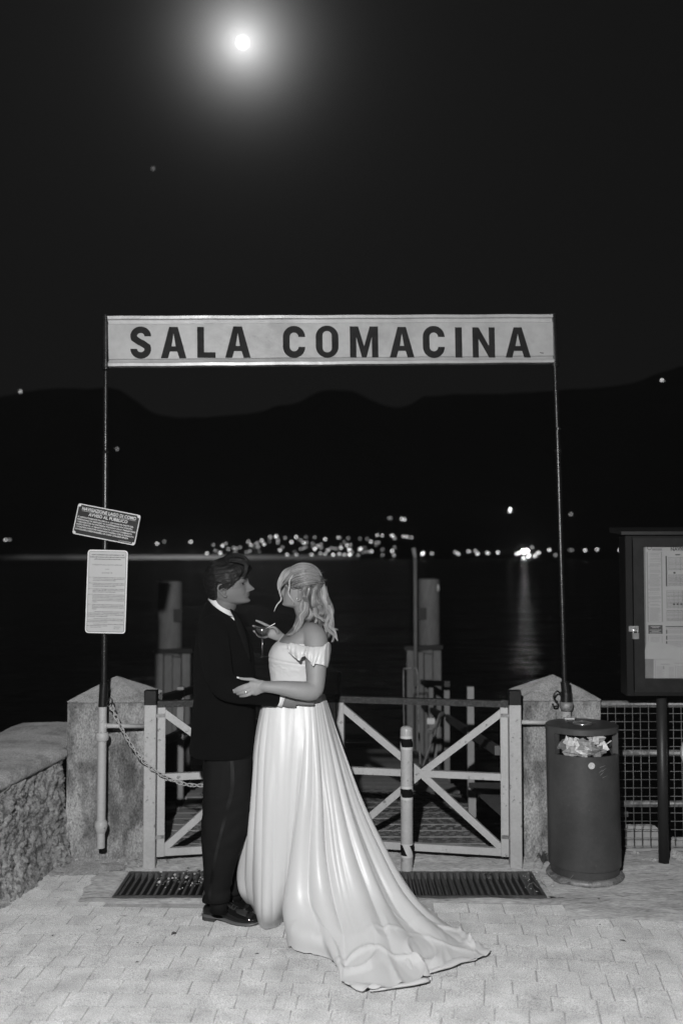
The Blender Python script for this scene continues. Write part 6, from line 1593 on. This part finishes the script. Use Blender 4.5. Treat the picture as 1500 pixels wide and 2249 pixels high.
def crc(P, t):  # closed catmull over first axis
    n = len(P); i = int(math.floor(t)) % n; f = t - math.floor(t); a, b_, c, d = P[(i - 1) % n], P[i], P[(i + 1) % n], P[(i + 2) % n]
    return .5 * (2 * b_ + (c - a) * f + (2 * a - 5 * b_ + 4 * c - d) * f * f + (3 * b_ - a - 3 * c + d) * f ** 3)
S = np.array([crc(MV, NM * i / NU) for i in range(NU)]); AM = np.array([np.interp(NM * i / NU, range(NM + 1), list(AMP) + [AMP[0]]) for i in range(NU)])
# normals of the smooth surface
du = np.roll(S, -1, 0) - np.roll(S, 1, 0); dv = np.gradient(S, axis=1); Nn = np.cross(du, dv); Nn /= np.linalg.norm(Nn, axis=2)[:, :, None] + 1e-9
cen = np.array([-.2, 4.82, 0])
flip = np.sign(((S - cen) * Nn)[:, :60].sum()); Nn *= flip
vv = np.linspace(0, 1, NV); height = S[:, :, 2]
rg = np.random.RandomState(4)
def foldfn(u, sharp=1.0):
    """pleats: rounded crests, narrow valleys; u in control units"""
    s_ = 0
    return s_
uu = np.arange(NU) / NU * NM
folds = []
def addf(c0, c1, w_, a_, v0=0.0): folds.append((c0, c1, w_, a_, v0))
c_ = 0.0; rgf = random.Random(12)
while c_ < NM - .15:
    smoothp = 2.7 < c_ < 5.0
    sp = rgf.uniform(.40, .66) if (c_ < 2.6 or c_ > 13) else (rgf.uniform(.45, 1.15) if c_ > 6.2 else rgf.uniform(.8, 1.2))
    addf(c_ + rgf.uniform(-.05, .05), c_ + rgf.uniform(-.28, .28), sp * rgf.uniform(.62, .9), rgf.uniform(.35, 1.0) * (.35 if smoothp else 1.0), rgf.choice([0, 0, 0, .08, .2]))
    c_ += sp
DD = np.zeros((NU, NV))
for i in range(NU):
    u = uu[i]; best = np.full(NV, -.25)
    for (c0_, c1_, w_, a_, v0) in folds:
        cc = c0_ + (c1_ - c0_) * vv + .05 * np.sin(vv * 5 + c0_ * 3); du_ = (u - cc + NM / 2) % NM - NM / 2
        ww = w_ * (1 + .18 * vv)
        best = np.maximum(best, a_ * (.35 + .65 * smooth(v0, v0 + .25, vv)) * (1 - (du_ / ww) ** 2))
    DD[i] = best
k5 = np.array([1, 4, 6, 4, 1.]) / 16
for _ in range(1): DD = sum(k5[q] * np.roll(DD, q - 2, 0) for q in range(5))
for i in range(NU):
    u = uu[i]; gsm = smooth(.0, .14, height[i])
    f2 = np.sin(2 * math.pi * .33 * u + 1.3 + .5 * np.sin(vv * 3))
    d = AM[i] * (smooth(0, .03, vv) * DD[i] * (.011 + .031 * smooth(.05, .55, vv)) + .010 * f2 * smooth(.15, .6, vv))
    d = d * (.45 + .55 * gsm)
    S[i] = S[i] + Nn[i] * d[:, None]
# crumples where the train lies on the paving, flutter at the hem
for i in range(NU):
    u = uu[i]
    for j in range(NV):
        p_ = S[i, j]; lie = float(smooth(.20, .03, p_[2])) * float(smooth(.25, .5, vv[j])) * (1 if 5.6 < u < 14.6 else .15)
        if lie > 0:
            q = Vector((p_[0] * 5.0, p_[1] * 5.0, 2.2)); n1 = noise.noise(q); n2 = abs(noise.noise(q * 2.3 + Vector((4, 1, 0))))
            n3 = noise.noise(Vector((p_[0] * 7 + 3, p_[1] * 3.0, 5))); mk_ = min(1, max(0, .35 + 2.2 * noise.noise(q * .9 + Vector((7, 2, 0))))); S[i, j, 2] += lie * (.25 + mk_) * (.016 * max(0, n1 + .1) + .020 * max(0, 1 - abs(n1) * 9) ** 1.4 + .018 * max(0, 1 - abs(n3) * 9) ** 1.3)
        e = float(smooth(.965, 1.0, vv[j])) * (1 if 5.8 < u < 14.6 else 0)
        if e > 0: S[i, j, 2] += e * (.003 + .016 * max(0, noise.noise(Vector((u * 1.7, 3, 0)))))
        if S[i, j, 2] < Z0 - .001 + .0: S[i, j, 2] = Z0 + .001 * noise.noise(Vector((p_[0] * 30, p_[1] * 30, 0)))
V = S.reshape(-1, 3)
fs = [(i * NV + j, ((i + 1) % NU) * NV + j, ((i + 1) % NU) * NV + j + 1, i * NV + j + 1) for i in range(NU) for j in range(NV - 1)]
b = MB(); b.add([tuple(v) for v in V], fs); o = b.build('skirt', M_satin, BR)
# rolled folds lying on the end of the train
def roll(pts, rad, nm='train_fold', flat_=.55):
    b = MB(); P = [Vector(G(x, y, z)) for x, y, z in pts]; b.tube(P, rad, 14, 50, sq=(flat_, 1), up=(0, 0, 1))
    b.v = [tuple(Vector(v) + Vector((0, 0, .006 * vn(v, 14)))) for v in b.v]; return b.build(nm, M_satin, BR)
roll([(812, 2176, .016), (850, 2168, .022), (900, 2160, .026), (932, 2155, .024), (940, 2150, .018)], [.006, .013, .016, .016, .007])
roll([(812, 2124, .030), (830, 2130, .034), (848, 2145, .030), (862, 2148, .022)], [.008, .013, .012, .006])
roll([(866, 2130, .020), (880, 2104, .050), (892, 2108, .050), (905, 2135, .030), (925, 2142, .02)], [.008, .016, .018, .013, .006], flat_=.8)
roll([(925, 2138, .02), (975, 2122, .028), (1010, 2108, .030), (1045, 2105, .020)], [.008, .016, .020, .008])
roll([(1012, 2080, .022), (1034, 2076, .030), (1052, 2080, .026), (1066, 2090, .016)], [.006, .014, .014, .007], flat_=.7)
# waist band
b = MB(); R0_ = vring(1512, 591, 704, 4.82, .1300, 90, 2.25); R1_ = vring(1521, 590, 706, 4.82, .1320, 90, 2.25); Rm = vring(1516.5, 589, 706.5, 4.82, .1335, 90, 2.25)
b.loft([R0_, Rm, R1_]); b.build('waist_band', M_satin, BR)

# ---- cocktail glass in her hand
gc = at(576, 1443, 4.845); gl_ = thing('cocktail_glass', 'stemmed coupe glass with a drink and stirring stick held by the woman', 'glass', gc)
zr = at(576, 1376, 4.845).z - gc.z; zb2 = at(576, 1399, 4.845).z - gc.z
prof = [(.001, 0), (.033, .001), (.034, .0025), (.012, .005), (.0060, .010), (.0032, .02), (.0052, .028), (.0032, .036), (.0030, zb2 * .5), (.0056, zb2 * .55), (.0030, zb2 * .6), (.0052, zb2 * .82), (.0032, zb2 - .006), (.008, zb2), (.024, zb2 + .010), (.034, zb2 + .026), (.0385, zr), (.0372, zr), (.0325, zb2 + .027), (.022, zb2 + .013), (.004, zb2 + .006)]
b = MB(); b.lathe(prof, gc, 32, cap=False); b.build('glass', M_glass, gl_)
b = MB(); b.lathe([(.003, zb2 + .0075), (.021, zb2 + .0145), (.0315, zb2 + .028), (.0355, zr - .010), (.001, zr - .010)], gc, 28); b.build('drink', M_drink, gl_)
MB().tube([at(580, 1383, 4.83), at(604.5, 1369, 4.80)], .0016, 8).build('stirring_stick', mat('stick_white', .85, .3), gl_)
# ================================================================== SMALL LITTER ON THE GROUND
rg = random.Random(21)
def debris(name, lab_kind, pts, mfun, m, kind='stuff'):
    b = MB()
    for p_ in pts: mfun(b, p_)
    return tag(b.build(name, m, sm=False), kind=kind)
def pebble(b, p_):
    r = rg.uniform(.003, .009) * p_[2]; R = Matrix.Rotation(rg.random() * 3, 3, 'Z'); b.ball((p_[0], p_[1], r * .6), r, 6, 4, (rg.uniform(.8, 1.4), 1, rg.uniform(.6, .9)), R)
pts = []
def scatter(px0, px1, py0, py1, n, s=1.0):
    for _ in range(n):
        g_ = gnd(rg.uniform(px0, px1), rg.uniform(py0, py1)); pts.append((g_.x, g_.y, s * rg.uniform(.4, 1)))
scatter(140, 290, 1868, 1888, 150); scatter(175, 265, 1870, 1882, 120, 1.2); scatter(250, 320, 1880, 1905, 60, .8)
scatter(1148, 1215, 1870, 1960, 60, .8); scatter(1195, 1400, 1925, 1950, 14, 1.1); scatter(1385, 1500, 1874, 1892, 130, 1.3); scatter(1455, 1500, 1872, 1886, 40, 1.8)
scatter(1360, 1500, 1885, 1920, 14); scatter(20, 250, 1900, 2060, 26, .6); scatter(200, 1500, 2000, 2230, 30, .5); scatter(340, 480, 1905, 1955, 60, 1.0); scatter(800, 1120, 1872, 1895, 30, .6)
debris('gravel', '', pts, pebble, M_pebble)
for x, y, z in ((163, 1880, .018), (255, 1884, .016), (170, 1892, .012)):
    g_ = gnd(x, y); b = MB(); b.ball((g_.x, g_.y, z * .6), z, 10, 7, (1.1, .9, .8)); b.v = [tuple(Vector(v) + Vector((.25 * z * vn(v, 60), .2 * z * vn(v, 50, 3), 0))) for v in b.v]
    tag(b.build('loose_stone', M_pebble), 'small loose stone at the foot of the left pier' + {163: ', leftmost', 255: ', nearest the gate post', 170: ', smallest and nearest the paving'}[x], 'stone')
def leaf_(b, x, y, s, m=None, cup=.3):
    g_ = gnd(x, y); a = rg.random() * 6.28; ca, sa = math.cos(a), math.sin(a); vs = []
    out = [(-1, 0), (-.5, .35), (0, .5), (.5, .32), (1.1, 0), (.5, -.3), (0, -.45), (-.5, -.32)]
    for (u_, v_) in out: q = u_ * s * rg.uniform(.8, 1.1); w_ = v_ * s * rg.uniform(.8, 1.2); vs.append((g_.x + q * ca - w_ * sa, g_.y + q * sa + w_ * ca, .005 + cup * s * abs(v_) * rg.uniform(.5, 1.6)))
    vs.append((g_.x, g_.y, .0045)); b.add(vs, [(k, (k + 1) % 8, 8) for k in range(8)])
lv = [(382, 2052, .020, 'curled dark leaf on the paving left of the man'), (274, 2014, .007, 'tiny dark leaf fragment in front of the left drain'), (214, 2044, .007, 'small dark leaf scrap on the paving at left'), (303, 2073, .008, 'thin dark leaf scrap in a joint left of the man'), (302, 2115, .009, 'dark leaf scrap low at left centre'),
      (345, 2089, .006, 'tiny dark leaf crumb near the curled leaf'), (116, 2057, .009, 'flat brown leaf in the joint at far left'), (565, 2097, .010, 'bent dark leaf in a joint below the shoe'), (733, 2115, .013, 'dark leaf touching the hem of the train'), (1213, 1973, .020, 'dark crumpled leaf in the crack by the drain corner'), (1317, 2033, .008, 'small dark leaf on the paving below the bin'),
      (1366, 2068, .016, 'elongated brown stain-like leaf at right'), (1314, 1976, .010, 'flat leaf on the concrete apron below the bin'), (1425, 1992, .008, 'small leaf at the right of the apron'), (1075, 2092, .009, 'small leaf at the tip of the train'), (1490, 1899, .008, 'brown leaf on the apron at the right edge'), (1448, 1898, .009, 'flat leaf beside the notice board post')]
for x, y, s_, lab in lv:
    b = MB(); leaf_(b, x, y, s_ * 1.1); tag(b.build('fallen_leaf', M_leaf, sm=False), lab, 'leaf', 'fallen leaves')
b = MB()
for k in range(60): leaf_(b, rg.uniform(345, 450), rg.uniform(1906, 1952), rg.uniform(.007, .016), cup=.8)
for k in range(10): leaf_(b, rg.uniform(1060, 1080), rg.uniform(1918, 1934), rg.uniform(.007, .014), cup=.8)
tag(b.build('leaf_litter', M_leaf, sm=False), kind='stuff')
b = MB()
for k in range(46):
    x, y = rg.choice([(300, 1888), (285, 1900), (330, 1896), (270, 1915), (390, 1890), (1165, 1900), (1172, 1890), (1190, 1898), (1205, 1940), (700, 1890)]); g_ = gnd(x + rg.gauss(0, 12), y + rg.gauss(0, 5)); a = rg.uniform(0, 6.28); L = rg.uniform(.03, .10)
    P = [Vector((g_.x + math.cos(a + t * 1.2) * L * t, g_.y + math.sin(a + t * 1.2) * L * t, .004 + rg.uniform(.2, .6) * L * math.sin(t * 2.6))) for t in np.linspace(0, 1, 6)]
    b.tube(P, .0009, 4, cap=False)
tag(b.build('dry_grass', M_straw, sm=False), kind='stuff')
b = MB(); g_ = gnd(1192, 1900)
for k in range(22):
    a = rg.uniform(0, 6.28); L = rg.uniform(.03, .07); P = [Vector((g_.x + math.cos(a) * L * .8 * t, g_.y + math.sin(a) * L * .8 * t, L * 1.1 * math.sin(t * 2.2))) for t in np.linspace(0, 1, 6)]; b.tube(P, [.0028, .0032, .003, .0025, .0018, .0006], 4, cap=False)
tag(b.build('weed', mat('weed_green', .07, .7), sm=False), 'small dark weed growing in the crack beside the bin', 'weed')
for x, y, lab in ((133, 1916, 'pale twig lying on the paving by the rough wall'),):
    g_ = gnd(x, y); tag(MB().beam(g_ + Vector((-.03, .01, .005)), g_ + Vector((.03, -.006, .007)), .007, .004).build('twig', M_straw, sm=False), lab, 'twig')
